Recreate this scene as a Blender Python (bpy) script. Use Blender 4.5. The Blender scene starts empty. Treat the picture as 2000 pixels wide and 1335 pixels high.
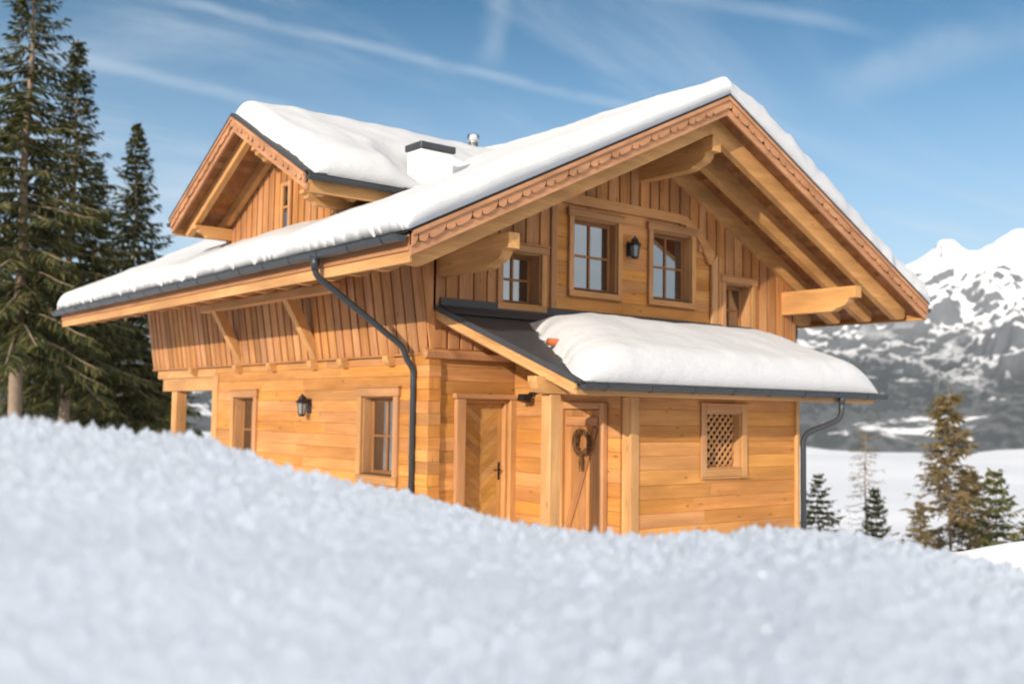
import bpy, math, random
import numpy as np
from math import radians, sin, cos, sqrt, pi
from mathutils import Vector, Matrix

random.seed(7); np.random.seed(7)
SC = bpy.context.scene
COL = SC.collection

# ------------------------------------------------------------------ camera
CAM = Vector((-8.351, -12.142, -0.862))
YAW, PITCH, ROLL = 0.68099, 0.06811, 0.01428
fw = Vector((sin(YAW)*cos(PITCH), cos(YAW)*cos(PITCH), sin(PITCH)))
rt = Vector((cos(YAW), -sin(YAW), 0)); up = rt.cross(fw)
r2 = rt*cos(ROLL) + up*sin(ROLL); u2 = up*cos(ROLL) - rt*sin(ROLL)
cd = bpy.data.cameras.new('camera'); cam = bpy.data.objects.new('camera', cd); COL.objects.link(cam)
M4 = Matrix((( r2.x, u2.x, -fw.x, CAM.x), (r2.y, u2.y, -fw.y, CAM.y), (r2.z, u2.z, -fw.z, CAM.z), (0, 0, 0, 1)))
cam.matrix_world = M4
cd.sensor_width = 36; cd.lens = 36.66; cd.clip_start = 0.05; cd.clip_end = 80000
cd.dof.use_dof = True; cd.dof.focus_distance = 8.5; cd.dof.aperture_fstop = 1.25
SC.camera = cam

# ------------------------------------------------------------------ world and sun
SUN = Vector((-1.0, -0.40, 0.35)).normalized()
EL = math.asin(SUN.z); ROT = math.atan2(SUN.x, SUN.y)
w = bpy.data.worlds.new("World"); SC.world = w; w.use_nodes = True
nt = w.node_tree; N = nt.nodes; L = nt.links
for n in list(N): N.remove(n)
def nn(t, **k):
    n = N.new(t)
    for a, b in k.items(): setattr(n, a, b)
    return n
def mathn(op, a=None, b=None, c=None):
    n = N.new('ShaderNodeMath'); n.operation = op
    for i, v in enumerate((a, b, c)):
        if v is None: continue
        if isinstance(v, (int, float)): n.inputs[i].default_value = v
        else: L.new(v, n.inputs[i])
    return n.outputs[0]
def rng(x, a, b, c, d):
    n = N.new('ShaderNodeMapRange'); n.interpolation_type = 'SMOOTHSTEP'
    L.new(x, n.inputs['Value'])
    for k, v in zip(('From Min', 'From Max', 'To Min', 'To Max'), (a, b, c, d)): n.inputs[k].default_value = v
    return n.outputs[0]
sky = nn('ShaderNodeTexSky', sky_type='NISHITA', sun_disc=False, sun_elevation=EL, sun_rotation=ROT, altitude=1800, air_density=1.0, dust_density=0.15, ozone_density=1.6)
tc = nn('ShaderNodeTexCoord')
sep = nn('ShaderNodeSeparateXYZ'); L.new(tc.outputs['Generated'], sep.inputs[0])
# cirrus lives on a flat layer high above: direction / height gives its ground coordinates
zz = mathn('MAXIMUM', mathn('ADD', sep.outputs[2], 0.12), 0.05)
px_ = mathn('DIVIDE', sep.outputs[0], zz); py_ = mathn('DIVIDE', sep.outputs[1], zz)
comb = nn('ShaderNodeCombineXYZ'); L.new(px_, comb.inputs[0]); L.new(py_, comb.inputs[1])
mp = nn('ShaderNodeMapping'); mp.inputs['Rotation'].default_value = (0, 0, 0.55); mp.inputs['Scale'].default_value = (0.5, 1.5, 1)
L.new(comb.outputs[0], mp.inputs[0])
n1 = nn('ShaderNodeTexNoise'); n1.inputs['Scale'].default_value = 0.9; n1.inputs['Detail'].default_value = 8; n1.inputs['Roughness'].default_value = .6; n1.inputs['Distortion'].default_value = .9
L.new(mp.outputs[0], n1.inputs[0])
n2 = nn('ShaderNodeTexNoise'); n2.inputs['Scale'].default_value = 0.35; n2.inputs['Detail'].default_value = 3
L.new(comb.outputs[0], n2.inputs[0])
cir = mathn('MULTIPLY', rng(n1.outputs[0], .47, .80, 0, 1), rng(n2.outputs[0], .35, .68, .25, 1))
def contrail(A, B, width, strength, seed):
    """streak along the great circle through directions A and B"""
    A = Vector(A).normalized(); B = Vector(B).normalized(); nrm = A.cross(B).normalized(); t = (B-A).normalized()
    d1 = nn('ShaderNodeVectorMath', operation='DOT_PRODUCT'); L.new(tc.outputs['Generated'], d1.inputs[0]); d1.inputs[1].default_value = nrm
    d2 = nn('ShaderNodeVectorMath', operation='DOT_PRODUCT'); L.new(tc.outputs['Generated'], d2.inputs[0]); d2.inputs[1].default_value = t
    nz = nn('ShaderNodeTexNoise'); nz.inputs['Scale'].default_value = 14; nz.inputs['Detail'].default_value = 4
    of = nn('ShaderNodeVectorMath', operation='ADD'); L.new(tc.outputs['Generated'], of.inputs[0]); of.inputs[1].default_value = (seed, seed*2, 0); L.new(of.outputs[0], nz.inputs[0])
    dd = mathn('ADD', d1.outputs['Value'], mathn('MULTIPLY', mathn('SUBTRACT', nz.outputs[0], .5), width*1.2))
    prof = rng(mathn('ABSOLUTE', dd), 0, width, 1, 0)
    a0, b0 = A.dot(t), B.dot(t); m = (b0-a0)*.22
    ends = mathn('MULTIPLY', rng(d2.outputs['Value'], a0-m, a0+m, 0, 1), rng(d2.outputs['Value'], b0-m, b0+m, 1, 0))
    var = rng(nz.outputs[0], .25, .7, .35, 1)
    return mathn('MULTIPLY', mathn('MULTIPLY', prof, ends), mathn('MULTIPLY', var, strength))
def pdir(u, v):
    a, b = u-1000, v-667.5
    x = a*cos(ROLL)+b*sin(ROLL); y = -(-a*sin(ROLL)+b*cos(ROLL))
    return (fw*2037+rt*x+up*y).normalized()
tr = contrail(pdir(250, -20), pdir(1250, 215), .008, .34, 1.3)
for args in ((pdir(100, 105), pdir(620, 225), .010, .25, 4.1), (pdir(1150, -40), pdir(1700, 60), .010, .22, 7.7),
             (pdir(1650, 170), pdir(2100, 20), .030, .25, 9.2), (pdir(960, 120), pdir(980, -60), .022, .25, 2.2)):
    tr = mathn('MAXIMUM', tr, contrail(*args))
lowsky = rng(sep.outputs[2], .02, .42, .66, 0)
cl = mathn('MINIMUM', mathn('ADD', lowsky, mathn('ADD', mathn('MULTIPLY', cir, .85), tr)), .9)
hsv = nn('ShaderNodeHueSaturation'); L.new(sky.outputs[0], hsv.inputs['Color']); hsv.inputs['Saturation'].default_value = 1.48; hsv.inputs['Hue'].default_value = .490
dk = nn('ShaderNodeMix', data_type='RGBA', blend_type='MULTIPLY'); dk.inputs[0].default_value = 1.0; L.new(hsv.outputs[0], dk.inputs[6]); L.new(rng(sep.outputs[2], .16, .48, 1.02, .66), dk.inputs[7])
mx = nn('ShaderNodeMix', data_type='RGBA'); L.new(cl, mx.inputs[0]); L.new(dk.outputs[2], mx.inputs[6]); mx.inputs[7].default_value = (5.4, 6.3, 7.2, 1)
# added glow in the unseen sky behind the viewpoint, fills the shaded gable
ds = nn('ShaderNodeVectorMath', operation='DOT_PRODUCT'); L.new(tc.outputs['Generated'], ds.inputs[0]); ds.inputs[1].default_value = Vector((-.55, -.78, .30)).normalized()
fill_glow = mathn('MULTIPLY', rng(ds.outputs['Value'], -.05, .75, 0, 1), rng(n1.outputs[0], .25, .65, .45, 1))
mv = nn('ShaderNodeMix', data_type='RGBA'); L.new(fill_glow, mv.inputs[0]); L.new(mx.outputs[2], mv.inputs[6]); mv.inputs[7].default_value = (17.0, 16.2, 15.4, 1)
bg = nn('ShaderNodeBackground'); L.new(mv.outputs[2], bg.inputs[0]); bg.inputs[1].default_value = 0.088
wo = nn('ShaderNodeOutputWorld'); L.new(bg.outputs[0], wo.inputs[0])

sd = bpy.data.lights.new('sun', 'SUN'); sd.energy = 3.9; sd.angle = radians(.53); sd.color = (1.0, .89, .75)
so = bpy.data.objects.new('sun', sd); COL.objects.link(so); so.rotation_euler = SUN.to_track_quat('Z', 'Y').to_euler()
so.location = SUN*60
SC.view_settings.view_transform = 'Standard'; SC.view_settings.look = 'None'; SC.view_settings.gamma = 1
SC.view_settings.exposure = 0.53; SC.view_settings.use_curve_mapping = False
SC.cycles.use_denoising = True
SC.cycles.max_bounces = 6; SC.cycles.diffuse_bounces = 4; SC.cycles.transparent_max_bounces = 6

# ------------------------------------------------------------------ materials
def mat(name):
    m = bpy.data.materials.new(name); m.use_nodes = True
    return m, m.node_tree, m.node_tree.nodes['Principled BSDF']
def noise(t, vec, scale, detail=4, rough=.55, dist=0):
    n = t.nodes.new('ShaderNodeTexNoise'); n.inputs['Scale'].default_value = scale; n.inputs['Detail'].default_value = detail
    n.inputs['Roughness'].default_value = rough; n.inputs['Distortion'].default_value = dist
    if vec is not None: t.links.new(vec, n.inputs['Vector'])
    return n.outputs['Fac']
def mapping(t, src, scale, rot=(0, 0, 0)):
    m = t.nodes.new('ShaderNodeMapping'); m.inputs['Scale'].default_value = scale; m.inputs['Rotation'].default_value = rot
    t.links.new(src, m.inputs[0]); return m.outputs[0]
def ramp(t, fac, stops):
    r = t.nodes.new('ShaderNodeValToRGB'); e = r.color_ramp.elements
    while len(e) < len(stops): e.new(.5)
    for i, (p, c) in enumerate(stops):
        e[i].position = p; e[i].color = (c[0], c[1], c[2], 1) if isinstance(c, (tuple, list)) else (c, c, c, 1)
    t.links.new(fac, r.inputs[0]); return r.outputs[0]
def mixc(t, fac, a, b, mode='MIX'):
    m = t.nodes.new('ShaderNodeMix'); m.data_type = 'RGBA'; m.blend_type = mode
    for s, v in ((0, fac), (6, a), (7, b)):
        if isinstance(v, (int, float)): m.inputs[s].default_value = v
        elif isinstance(v, (tuple, list)): m.inputs[s].default_value = (v[0], v[1], v[2], 1)
        else: t.links.new(v, m.inputs[s])
    return m.outputs[2]
def mth(t, op, a, b=0.0):
    n = t.nodes.new('ShaderNodeMath'); n.operation = op
    for i, v in enumerate((a, b)):
        if isinstance(v, (int, float)): n.inputs[i].default_value = v
        else: t.links.new(v, n.inputs[i])
    return n.outputs[0]
def bump(t, b, h, strength, dist):
    n = t.nodes.new('ShaderNodeBump'); n.inputs['Strength'].default_value = strength; n.inputs['Distance'].default_value = dist
    t.links.new(h, n.inputs['Height']); t.links.new(n.outputs[0], b.inputs['Normal'])

def wood(name, light, dark, var=.35, knots=.9, rough=.6):
    m, t, b = mat(name)
    uv = t.nodes.new('ShaderNodeUVMap').outputs[0]
    geo = t.nodes.new('ShaderNodeNewGeometry').outputs['Random Per Island']
    g = noise(t, mapping(t, uv, (1.4, 22, 1)), 1.0, 5, .6, .8)
    lo = noise(t, mapping(t, uv, (.55, 3.2, 1)), 1.0, 3, .5, .3)
    c = mixc(t, ramp(t, g, ((.3, 0.0), (.72, 1.0))), dark, light)
    c = mixc(t, mth(t, 'MULTIPLY', ramp(t, lo, ((.36, 0.0), (.66, 1.0))), .62), c, [x*.56 for x in dark])
    ob = t.nodes.new('ShaderNodeTexCoord').outputs['Object']
    st = noise(t, mapping(t, ob, (.9, .9, 1.6)), 1.0, 6, .65, .4)
    c = mixc(t, ramp(t, st, ((.40, 0.0), (.70, .34))), c, [dark[0]*.62, dark[1]*.62, dark[2]*.75])
    # board to board variation
    br = ramp(t, geo, ((0, 1-var), (.5, 1.0), (1, 1+var*.35)))
    c = mixc(t, 1.0, c, br, 'MULTIPLY')
    hs = t.nodes.new('ShaderNodeHueSaturation'); t.links.new(c, hs.inputs['Color'])
    h2 = mth(t, 'FRACT', mth(t, 'MULTIPLY', geo, 17.3))
    t.links.new(mth(t, 'ADD', mth(t, 'MULTIPLY', h2, .006), .4955), hs.inputs['Hue'])
    t.links.new(mth(t, 'ADD', mth(t, 'MULTIPLY', mth(t, 'FRACT', mth(t, 'MULTIPLY', geo, 7.7)),   .10), .93), hs.inputs['Saturation'])
    c = hs.outputs[0]
    # knots
    v = t.nodes.new('ShaderNodeTexVoronoi'); v.inputs['Scale'].default_value = 1.0
    t.links.new(mapping(t, uv, (2.6, 7.5, 1)), v.inputs['Vector'])
    kn = ramp(t, v.outputs['Distance'], ((.06, 1.0), (.16, 0.0)))
    sp = t.nodes.new('ShaderNodeSeparateColor'); t.links.new(v.outputs['Color'], sp.inputs[0])
    keep = mth(t, 'GREATER_THAN', sp.outputs[0], .50)
    c = mixc(t, mth(t, 'MULTIPLY', mth(t, 'MULTIPLY', kn, keep), knots*.75), c, [x*.28 for x in dark])
    t.links.new(c, b.inputs['Base Color'])
    b.inputs['Roughness'].default_value = rough; b.inputs['Specular IOR Level'].default_value = .2
    bump(t, b, g, .5, .005)
    return m
WALL = wood('larch_wall_wood', (.70, .335, .092), (.53, .225, .055), var=.20)
BOARD = wood('larch_board_wood', (.67, .325, .118), (.45, .195, .062), var=.26)
BEAM = wood('spruce_beam_wood', (.74, .41, .142), (.57, .29, .086), var=.12, knots=.6)
TRIM = wood('larch_trim_wood', (.66, .355, .145), (.51, .25, .09), var=.12, knots=.5)
BARGE = wood('larch_bargeboard_wood', (.58, .30, .140), (.45, .215, .092), var=.12, knots=.3)
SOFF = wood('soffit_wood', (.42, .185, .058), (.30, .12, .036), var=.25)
DOORW = wood('door_wood', (.58, .32, .095), (.47, .235, .062), var=.18, knots=.1)
SASH = wood('window_sash_wood', (.42, .20, .075), (.30, .13, .045), var=.1, knots=.1)
CARVE = wood('carved_groove_wood', (.16, .075, .035), (.10, .045, .02), var=.1, knots=.0)

RUST = wood('snow_guard_wood', (.50, .17, .05), (.36, .10, .03), var=.1)
def simple(name, col, rough=.5, metal=0.0, spec=.5, bumpscale=None, vary=0.0):
    m, t, b = mat(name)
    b.inputs['Base Color'].default_value = (*col, 1); b.inputs['Roughness'].default_value = rough
    b.inputs['Metallic'].default_value = metal; b.inputs['Specular IOR Level'].default_value = spec
    tcn = t.nodes.new('ShaderNodeTexCoord').outputs['Object']
    if vary:
        n = noise(t, tcn, 3.0, 5)
        t.links.new(mixc(t, n, [c*(1-vary) for c in col], [min(1, c*(1+vary)) for c in col]), b.inputs['Base Color'])
    if bumpscale:
        bump(t, b, noise(t, tcn, bumpscale, 4), .3, .01)
    return m
METAL = simple('anthracite_metal', (.030, .036, .042), .38, 0.0, .5, vary=.25)
ROOFM = simple('roof_sheet_metal', (.045, .045, .048), .55, 0.0, .4, 9, vary=.3)
BLACK = simple('black_iron', (.008, .008, .009), .45)
STEEL = simple('flue_steel', (.62, .61, .60), .28, 1.0)
PLASTER = simple('white_plaster', (.80, .79, .77), .85, 0, .2, 30, vary=.05)
WREATH = simple('dry_twig', (.13, .060, .022), .8, 0, .2, vary=.5)
ROOMDARK = simple('room_dark', (.012, .010, .010), .9)
LAMPGLASS = simple('lantern_glass', (.22, .23, .23), .12)
m, t, b = mat('window_glass'); GLASS = m
b.inputs['Base Color'].default_value = (.012, .011, .011, 1); b.inputs['Roughness'].default_value = .03; b.inputs['IOR'].default_value = 3.6

def snowmat(name, scale, strength, dist, col=(.56, .565, .575)):
    m, t, b = mat(name)
    tcn = t.nodes.new('ShaderNodeTexCoord').outputs['Object']
    a = noise(t, tcn, scale, 6, .65); c = noise(t, tcn, scale*6, 3, .7)
    t.links.new(mixc(t, a, [x*.975 for x in col], col), b.inputs['Base Color'])
    b.inputs['Roughness'].default_value = .65; b.inputs['Specular IOR Level'].default_value = .25
    bump(t, b, mth(t, 'ADD', a, mth(t, 'MULTIPLY', c, .35)), strength, dist)
    return m
SNOW = snowmat('roof_snow_material', 5, .5, .03)
FSNOW = snowmat('ground_snow_material', 30, .25, .006, (.815, .86, .94))
b_ = FSNOW.node_tree.nodes['Principled BSDF']; b_.inputs['Subsurface Weight'].default_value = 1.0; b_.inputs['Subsurface Radius'].default_value = (1.0, 1.0, 1.0); b_.inputs['Subsurface Scale'].default_value = .02
FOG = simple('valley_fog_material', (.70, .72, .76), 1.0, 0, 0)
m, t, b = mat('snow_crystal_material'); CRYST = m
b.inputs['Base Color'].default_value = (.9, .92, .95, 1); b.inputs['Roughness'].default_value = .12; b.inputs['Metallic'].default_value = .7

def foliage(name, a, c2, c3):
    m, t, b = mat(name)
    r = t.nodes.new('ShaderNodeNewGeometry').outputs['Random Per Island']
    t.links.new(ramp(t, r, ((0, a), (.6, c2), (1, c3))), b.inputs['Base Color'])
    b.inputs['Roughness'].default_value = .7; b.inputs['Specular IOR Level'].default_value = .15
    return m
NEEDLE = foliage('spruce_needles', (.028, .037, .014), (.066, .072, .025), (.13, .112, .040))
NEEDLE2 = foliage('young_spruce_needles', (.05, .062, .024), (.10, .105, .036), (.17, .15, .055))
LARCHN = foliage('larch_twigs', (.085, .062, .026), (.15, .108, .045), (.22, .165, .07))
BARK = simple('bark', (.24, .18, .13), .9, 0, .1, 8, vary=.45)

# ------------------------------------------------------------------ mesh builder
_S = [(sx, sy, sz) for sx in (-1, 1) for sy in (-1, 1) for sz in (-1, 1)]
def _tmpl():
    idx = {(c, k): i*3+k for i, c in enumerate(_S) for k in range(3)}
    F = []
    for k in range(3):
        i, j = [a for a in range(3) if a != k]
        for s in (-1, 1):
            q = []
            for si, sj in ((-1, -1), (1, -1), (1, 1), (-1, 1)):
                c = [0, 0, 0]; c[k] = s; c[i] = si; c[j] = sj; q.append(idx[(tuple(c), k)])
            F.append((q, k))
    for k in range(3):
        i, j = [a for a in range(3) if a != k]
        for si in (-1, 1):
            for sj in (-1, 1):
                c0 = [0]*3; c1 = [0]*3; c0[k] = -1; c1[k] = 1
                for c in (c0, c1): c[i] = si; c[j] = sj
                F.append(([idx[(tuple(c0), i)], idx[(tuple(c1), i)], idx[(tuple(c1), j)], idx[(tuple(c0), j)]], i))
    for c in _S: F.append(([idx[(c, 0)], idx[(c, 1)], idx[(c, 2)]], 0))
    P = np.zeros((24, 3))
    for (c, k), n in idx.items():
        for a in range(3): P[n, a] = c[a]*(1 if a == k else .8)
    out = []
    for q, k in F:
        p = P[q]; nrm = np.cross(p[1]-p[0], p[2]-p[0]); ctr = p.mean(0)
        out.append((q if nrm@ctr > 0 else q[::-1], k))
    return idx, out
_IDX, _FACES = _tmpl()

class MB:
    def __init__(self): self.v = []; self.f = []; self.uv = []; self.mi = []; self.sm = []
    def add(self, V, F, UV, mi=0, smooth=False):
        o = len(self.v); self.v.extend([tuple(p) for p in V])
        for q, u in zip(F, UV):
            self.f.append([i+o for i in q]); self.uv.extend(u); self.mi.append(mi); self.sm.append(smooth)
    def box(self, c, ex, ey, ez, a, b_, h, bev=.006, mi=0):
        """c centre; ex ey ez axes (ex long); a b_ h full sizes"""
        c = np.array(c, float); A = np.array([ex, ey, ez], float); A /= np.linalg.norm(A, axis=1)[:, None]
        hs = np.array([a, b_, h])/2; bev = min(bev, hs.min()*.45)
        loc = np.zeros((24, 3))
        for (s, k), n in _IDX.items():
            for q in range(3): loc[n, q] = s[q]*(hs[q]-(0 if q == k else bev))
        V = c+loc@A
        flip = np.linalg.det(A) < 0
        ou, ov = random.random()*40, random.random()*40
        F = []; UV = []
        for q, k in _FACES:
            qq = q[::-1] if flip else q
            F.append(qq)
            if k == 0: UV.append([(ou+loc[i, 1]*.25, ov+loc[i, 2]) for i in qq])
            elif k == 1: UV.append([(ou+loc[i, 0], ov+loc[i, 2]+hs[1]) for i in qq])
            else: UV.append([(ou+loc[i, 0], ov+loc[i, 1]-hs[2]) for i in qq])
        self.add(V, F, UV, mi)
    def bx(self, x0, x1, y0, y1, z0, z1, long='x', bev=.006, mi=0):
        c = ((x0+x1)/2, (y0+y1)/2, (z0+z1)/2); d = (abs(x1-x0), abs(y1-y0), abs(z1-z0))
        X, Y, Z = (1, 0, 0), (0, 1, 0), (0, 0, 1)
        if long == 'x': self.box(c, X, Y, Z, *d, bev, mi)
        elif long == 'y': self.box(c, Y, Z, X, d[1], d[2], d[0], bev, mi)
        else: self.box(c, Z, X, Y, d[2], d[0], d[1], bev, mi)
    def beam(self, p0, p1, wd, h, upv=(0, 0, 1), bev=.006, mi=0):
        p0 = np.array(p0, float); p1 = np.array(p1, float); ex = p1-p0; ln = np.linalg.norm(ex); ex = ex/ln
        ey = np.cross(upv, ex); ey /= np.linalg.norm(ey); ez = np.cross(ex, ey)
        self.box((p0+p1)/2, ex, ey, ez, ln, wd, h, bev, mi)
    def prism(self, pts, o, ex, ey, n, th, mi=0, swap=False, smooth=False):
        """polygon pts (2-D in ex, ey from o) extruded by th along n"""
        o = np.array(o, float); ex = np.array(ex, float); ey = np.array(ey, float); n = np.array(n, float)
        P = np.array(pts, float)
        ar = .5*sum(P[i, 0]*P[(i+1) % len(P), 1]-P[(i+1) % len(P), 0]*P[i, 1] for i in range(len(P)))
        if ar*np.dot(np.cross(ex, ey), n) < 0: P = P[::-1]
        k = len(P); ou, ov = random.random()*40, random.random()*40
        base = o+P[:, :1]*ex+P[:, 1:]*ey; top = base+n*th
        uvp = [((ou+y, ov+x) if swap else (ou+x, ov+y)) for x, y in P]
        F = [list(range(k))[::-1], list(range(k, 2*k))]; UV = [uvp[::-1], uvp]
        for i in range(k):
            j = (i+1) % k
            F.append([i, j, k+j, k+i])
            a, b_ = uvp[i], uvp[j]
            UV.append([a, b_, (b_[0], b_[1]+th), (a[0], a[1]+th)] if not swap else [a, b_, (b_[0]+.01, b_[1]+th), (a[0]+.01, a[1]+th)])
        self.add(np.vstack([base, top]), F, UV, mi, smooth)
    def tube(self, path, rad, seg=10, mi=0, cap=True):
        P = [Vector(p) for p in path]; R = rad if isinstance(rad, (list, tuple)) else [rad]*len(P)
        V = []; T = [(P[min(i+1, len(P)-1)]-P[max(i-1, 0)]).normalized() for i in range(len(P))]
        ref = T[0].orthogonal().normalized()
        for p, tt, r in zip(P, T, R):
            ref = (ref-tt*ref.dot(tt)).normalized(); b_ = tt.cross(ref)
            for k in range(seg):
                a = 2*pi*k/seg; V.append(p+ref*(r*cos(a))+b_*(r*sin(a)))
        F = []; UV = []
        for i in range(len(P)-1):
            for k in range(seg):
                j = (k+1) % seg
                F.append([i*seg+k, i*seg+j, (i+1)*seg+j, (i+1)*seg+k]); UV.append([(i*.1, k*.02), (i*.1, j*.02), (i*.1+.1, j*.02), (i*.1+.1, k*.02)])
        if cap:
            F.append(list(range(seg))[::-1]); UV.append([(0, 0)]*seg)
            n = (len(P)-1)*seg; F.append(list(range(n, n+seg))); UV.append([(0, 0)]*seg)
        self.add(V, F, UV, mi, True)
    def build(self, name, mats, parent=None):
        me = bpy.data.meshes.new(name); me.from_pydata(self.v, [], self.f)
        if not isinstance(mats, (list, tuple)): mats = [mats]
        for m in mats: me.materials.append(m)
        me.polygons.foreach_set('material_index', self.mi); me.polygons.foreach_set('use_smooth', self.sm)
        ul = me.uv_layers.new(name='UVMap'); ul.data.foreach_set('uv', np.array(self.uv, dtype=np.float32).ravel())
        me.update()
        return link(name, me, parent)
def root_of(o):
    p = Vector((0, 0, 0))
    while o: p = p+o.location; o = o.parent
    return p
def link(name, me, parent=None):
    o = bpy.data.objects.new(name, me); COL.objects.link(o)
    if parent is not None:
        o.parent = parent; o.location = -root_of(parent)
    return o
def thing(name, label, cat, loc=(0, 0, 0), group=None):
    o = bpy.data.objects.new(name, None); COL.objects.link(o); o.location = loc; o.empty_display_size = .3
    return tag(o, label, cat, group)
def tag(o, label, cat, group=None, kind=None):
    o['label'] = label; o['category'] = cat
    if group: o['group'] = group
    if kind: o['kind'] = kind
    return o
def arc(P, r, n=5):
    """polyline with rounded corners"""
    P = [Vector(p) for p in P]; out = [P[0]]
    for i in range(1, len(P)-1):
        a = (P[i-1]-P[i]); b_ = (P[i+1]-P[i]); d = min(r, a.length*.45, b_.length*.45)
        s, e = P[i]+a.normalized()*d, P[i]+b_.normalized()*d
        for k in range(n+1):
            q = k/n; out.append(s*(1-q)**2+P[i]*2*q*(1-q)+e*q*q)
    return out+[P[-1]]

# numpy gradient noise
_perm = np.random.RandomState(3).permutation(512)
_perm = np.concatenate([_perm, _perm, _perm])
def pn(x, y, seed=0):
    x = np.asarray(x, float)+seed*17.31; y = np.asarray(y, float)+seed*9.7
    xi = np.floor(x).astype(int); yi = np.floor(y).astype(int); xf = x-xi; yf = y-yi
    u = xf*xf*xf*(xf*(xf*6-15)+10); v = yf*yf*yf*(yf*(yf*6-15)+10)
    def g(i, j, dx, dy):
        h = _perm[(_perm[i & 511]+j) & 511]; a = h*(2*pi/512)
        return np.cos(a)*dx+np.sin(a)*dy
    a = g(xi, yi, xf, yf); b_ = g(xi+1, yi, xf-1, yf); c = g(xi, yi+1, xf, yf-1); d = g(xi+1, yi+1, xf-1, yf-1)
    return (a+(b_-a)*u+(c+(d-c)*u-a-(b_-a)*u)*v)*1.5
def fbm(x, y, o=5, seed=0, gain=.5):
    s = 0; a = 1.0
    for i in range(o): s = s+a*pn(x*2**i, y*2**i, seed+i); a *= gain
    return s
def ridged(x, y, o=5, seed=0, gain=.5):
    s = 0; a = 1.0; wt = 1.0
    for i in range(o):
        n = (1-np.abs(pn(x*2**i, y*2**i, seed+i)))**2
        s = s+a*n*wt; wt = np.clip(n*1.4, 0, 1); a *= gain
    return s
def grid_mesh(name, P, mats, parent=None, closed=False, smooth=True):
    """P: rows x cols x 3 array"""
    r, c = P.shape[:2]
    me = bpy.data.meshes.new(name); me.vertices.add(r*c); me.vertices.foreach_set('co', P.reshape(-1).astype(np.float32))
    i = np.arange(r-1)[:, None]; j = np.arange(c if closed else c-1)[None, :]; j2 = (j+1) % c
    q = np.stack([i*c+j, i*c+j2, (i+1)*c+j2, (i+1)*c+j], -1).reshape(-1, 4)
    me.loops.add(q.size); me.loops.foreach_set('vertex_index', q.reshape(-1))
    me.polygons.add(len(q)); me.polygons.foreach_set('loop_start', np.arange(len(q))*4)
    if smooth: me.polygons.foreach_set('use_smooth', np.ones(len(q), bool))
    me.materials.append(mats); me.update(calc_edges=True); me.validate()
    return link(name, me, parent)

# ------------------------------------------------------------------ terrain
GZ = -2.75
CR = np.array([(-1400, 850), (-500, 812), (0, 820), (200, 836), (400, 848), (500, 882), (600, 918), (700, 940), (800, 953), (900, 980), (1000, 1006), (1100, 1022), (1200, 1037), (1300, 1042),
               (1400, 1034), (1500, 1028), (1600, 1028), (1700, 1038), (1800, 1058), (1900, 1082), (2000, 1112), (2500, 1180), (3400, 1240)], float)
def softplus(x, k): return np.logaddexp(0, x/k)*k
def plateau(x, y):
    s = x*.96-y*.28
    z = GZ-.44*softplus(s-9.2, 1.4)-.30*softplus(y-40, 4)
    bx_, by_ = CAM.x+14*sin(YAW)+7.3*cos(YAW), CAM.y+14*cos(YAW)-7.3*sin(YAW)
    z = z+.50*np.exp(-((x-bx_)**2+(y-by_)**2)/1.7)          # shovelled heap of snow at the edge of the yard
    far = np.hypot(x, y)
    return z+.10*fbm(x*.15, y*.15, 3, 5)*np.clip((far-12)/20, .2, 6)
def ground_z(d, th, detail=True):
    """d distance from the viewpoint, th angle from the view axis"""
    x = CAM.x+d*np.sin(YAW+th); y = CAM.y+d*np.cos(YAW+th)
    tt = np.clip(th, -.85, .85)
    u = 1000+2037*np.tan(tt); yc = np.interp(u, CR[:, 0], CR[:, 1])+9; yh = 806+(np.clip(u, 0, 2000)-1000)*.0143
    tp = (yc-yh)/2037*np.cos(tt); tb = (1335-yh)/2037*np.cos(tt)
    dc = 4.0; k = np.maximum((tb*1.8-tp*1.8)/(dc-1.8)**2, .05)
    bank = CAM.z-tp*d-k*(d-dc)**2
    bank = np.maximum(bank, -6)
    behind = np.clip((np.abs(th)-.9)/.9, 0, 1)
    bank = bank*(1-behind)+behind*(CAM.z-1.3)
    p = plateau(x, y)
    bank = np.where(d > 14, p-9, bank)
    z = softplus(bank-p, .18)+p
    # unseen rise added behind the viewpoint, shaped to shade the near bank
    sh = Vector((SUN.x, SUN.y)).normalized(); al_ = (x-CAM.x)*sh.x+(y-CAM.y)*sh.y; la_ = (x-CAM.x)*-sh.y+(y-CAM.y)*sh.x
    q = np.clip((al_-3.0)/12.0, 0, 1); q = q*q*(3-2*q); e_ = np.clip((34-np.abs(la_))/16, 0, 1); e_ = e_*e_*(3-2*e_)
    z = z+q*e_*(8.2+.35*fbm(x*.25, y*.25, 3, 15))*np.clip((60-al_)/35, .25, 1)
    if detail:
        am = np.clip((11-d)/5, 0, 1)
        nr = np.clip((d-1.2)/2.4, .55, 1)*(1+.5*np.clip(pn(x*1.3, y*1.3, 19), -1, 1))
        z = z-.022+am*(.016*fbm(x*2.0, y*2.0, 3, 11)+.006*fbm(x*9, y*9, 2, 21)+nr*(.022*np.clip(ridged(x*11, y*11, 2, 31, .6)-.70, 0, 1)+.050*np.clip(pn(x*23, y*23, 41)-.10, 0, 1)+.028*np.clip(pn(x*48, y*48, 47)-.1, 0, 1)))
    return x, y, z
th = np.concatenate([np.linspace(-pi, -.62, 60, endpoint=False), np.linspace(-.62, .62, 560), np.linspace(.62, pi, 60, endpoint=False)[1:]])
dd = np.concatenate([[.02, .3, .5, .65], np.geomspace(.8, 2.6, 130), np.linspace(2.61, 5.6, 250), np.geomspace(5.62, 12, 120)[1:], np.geomspace(12.1, 1500, 130)])
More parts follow.
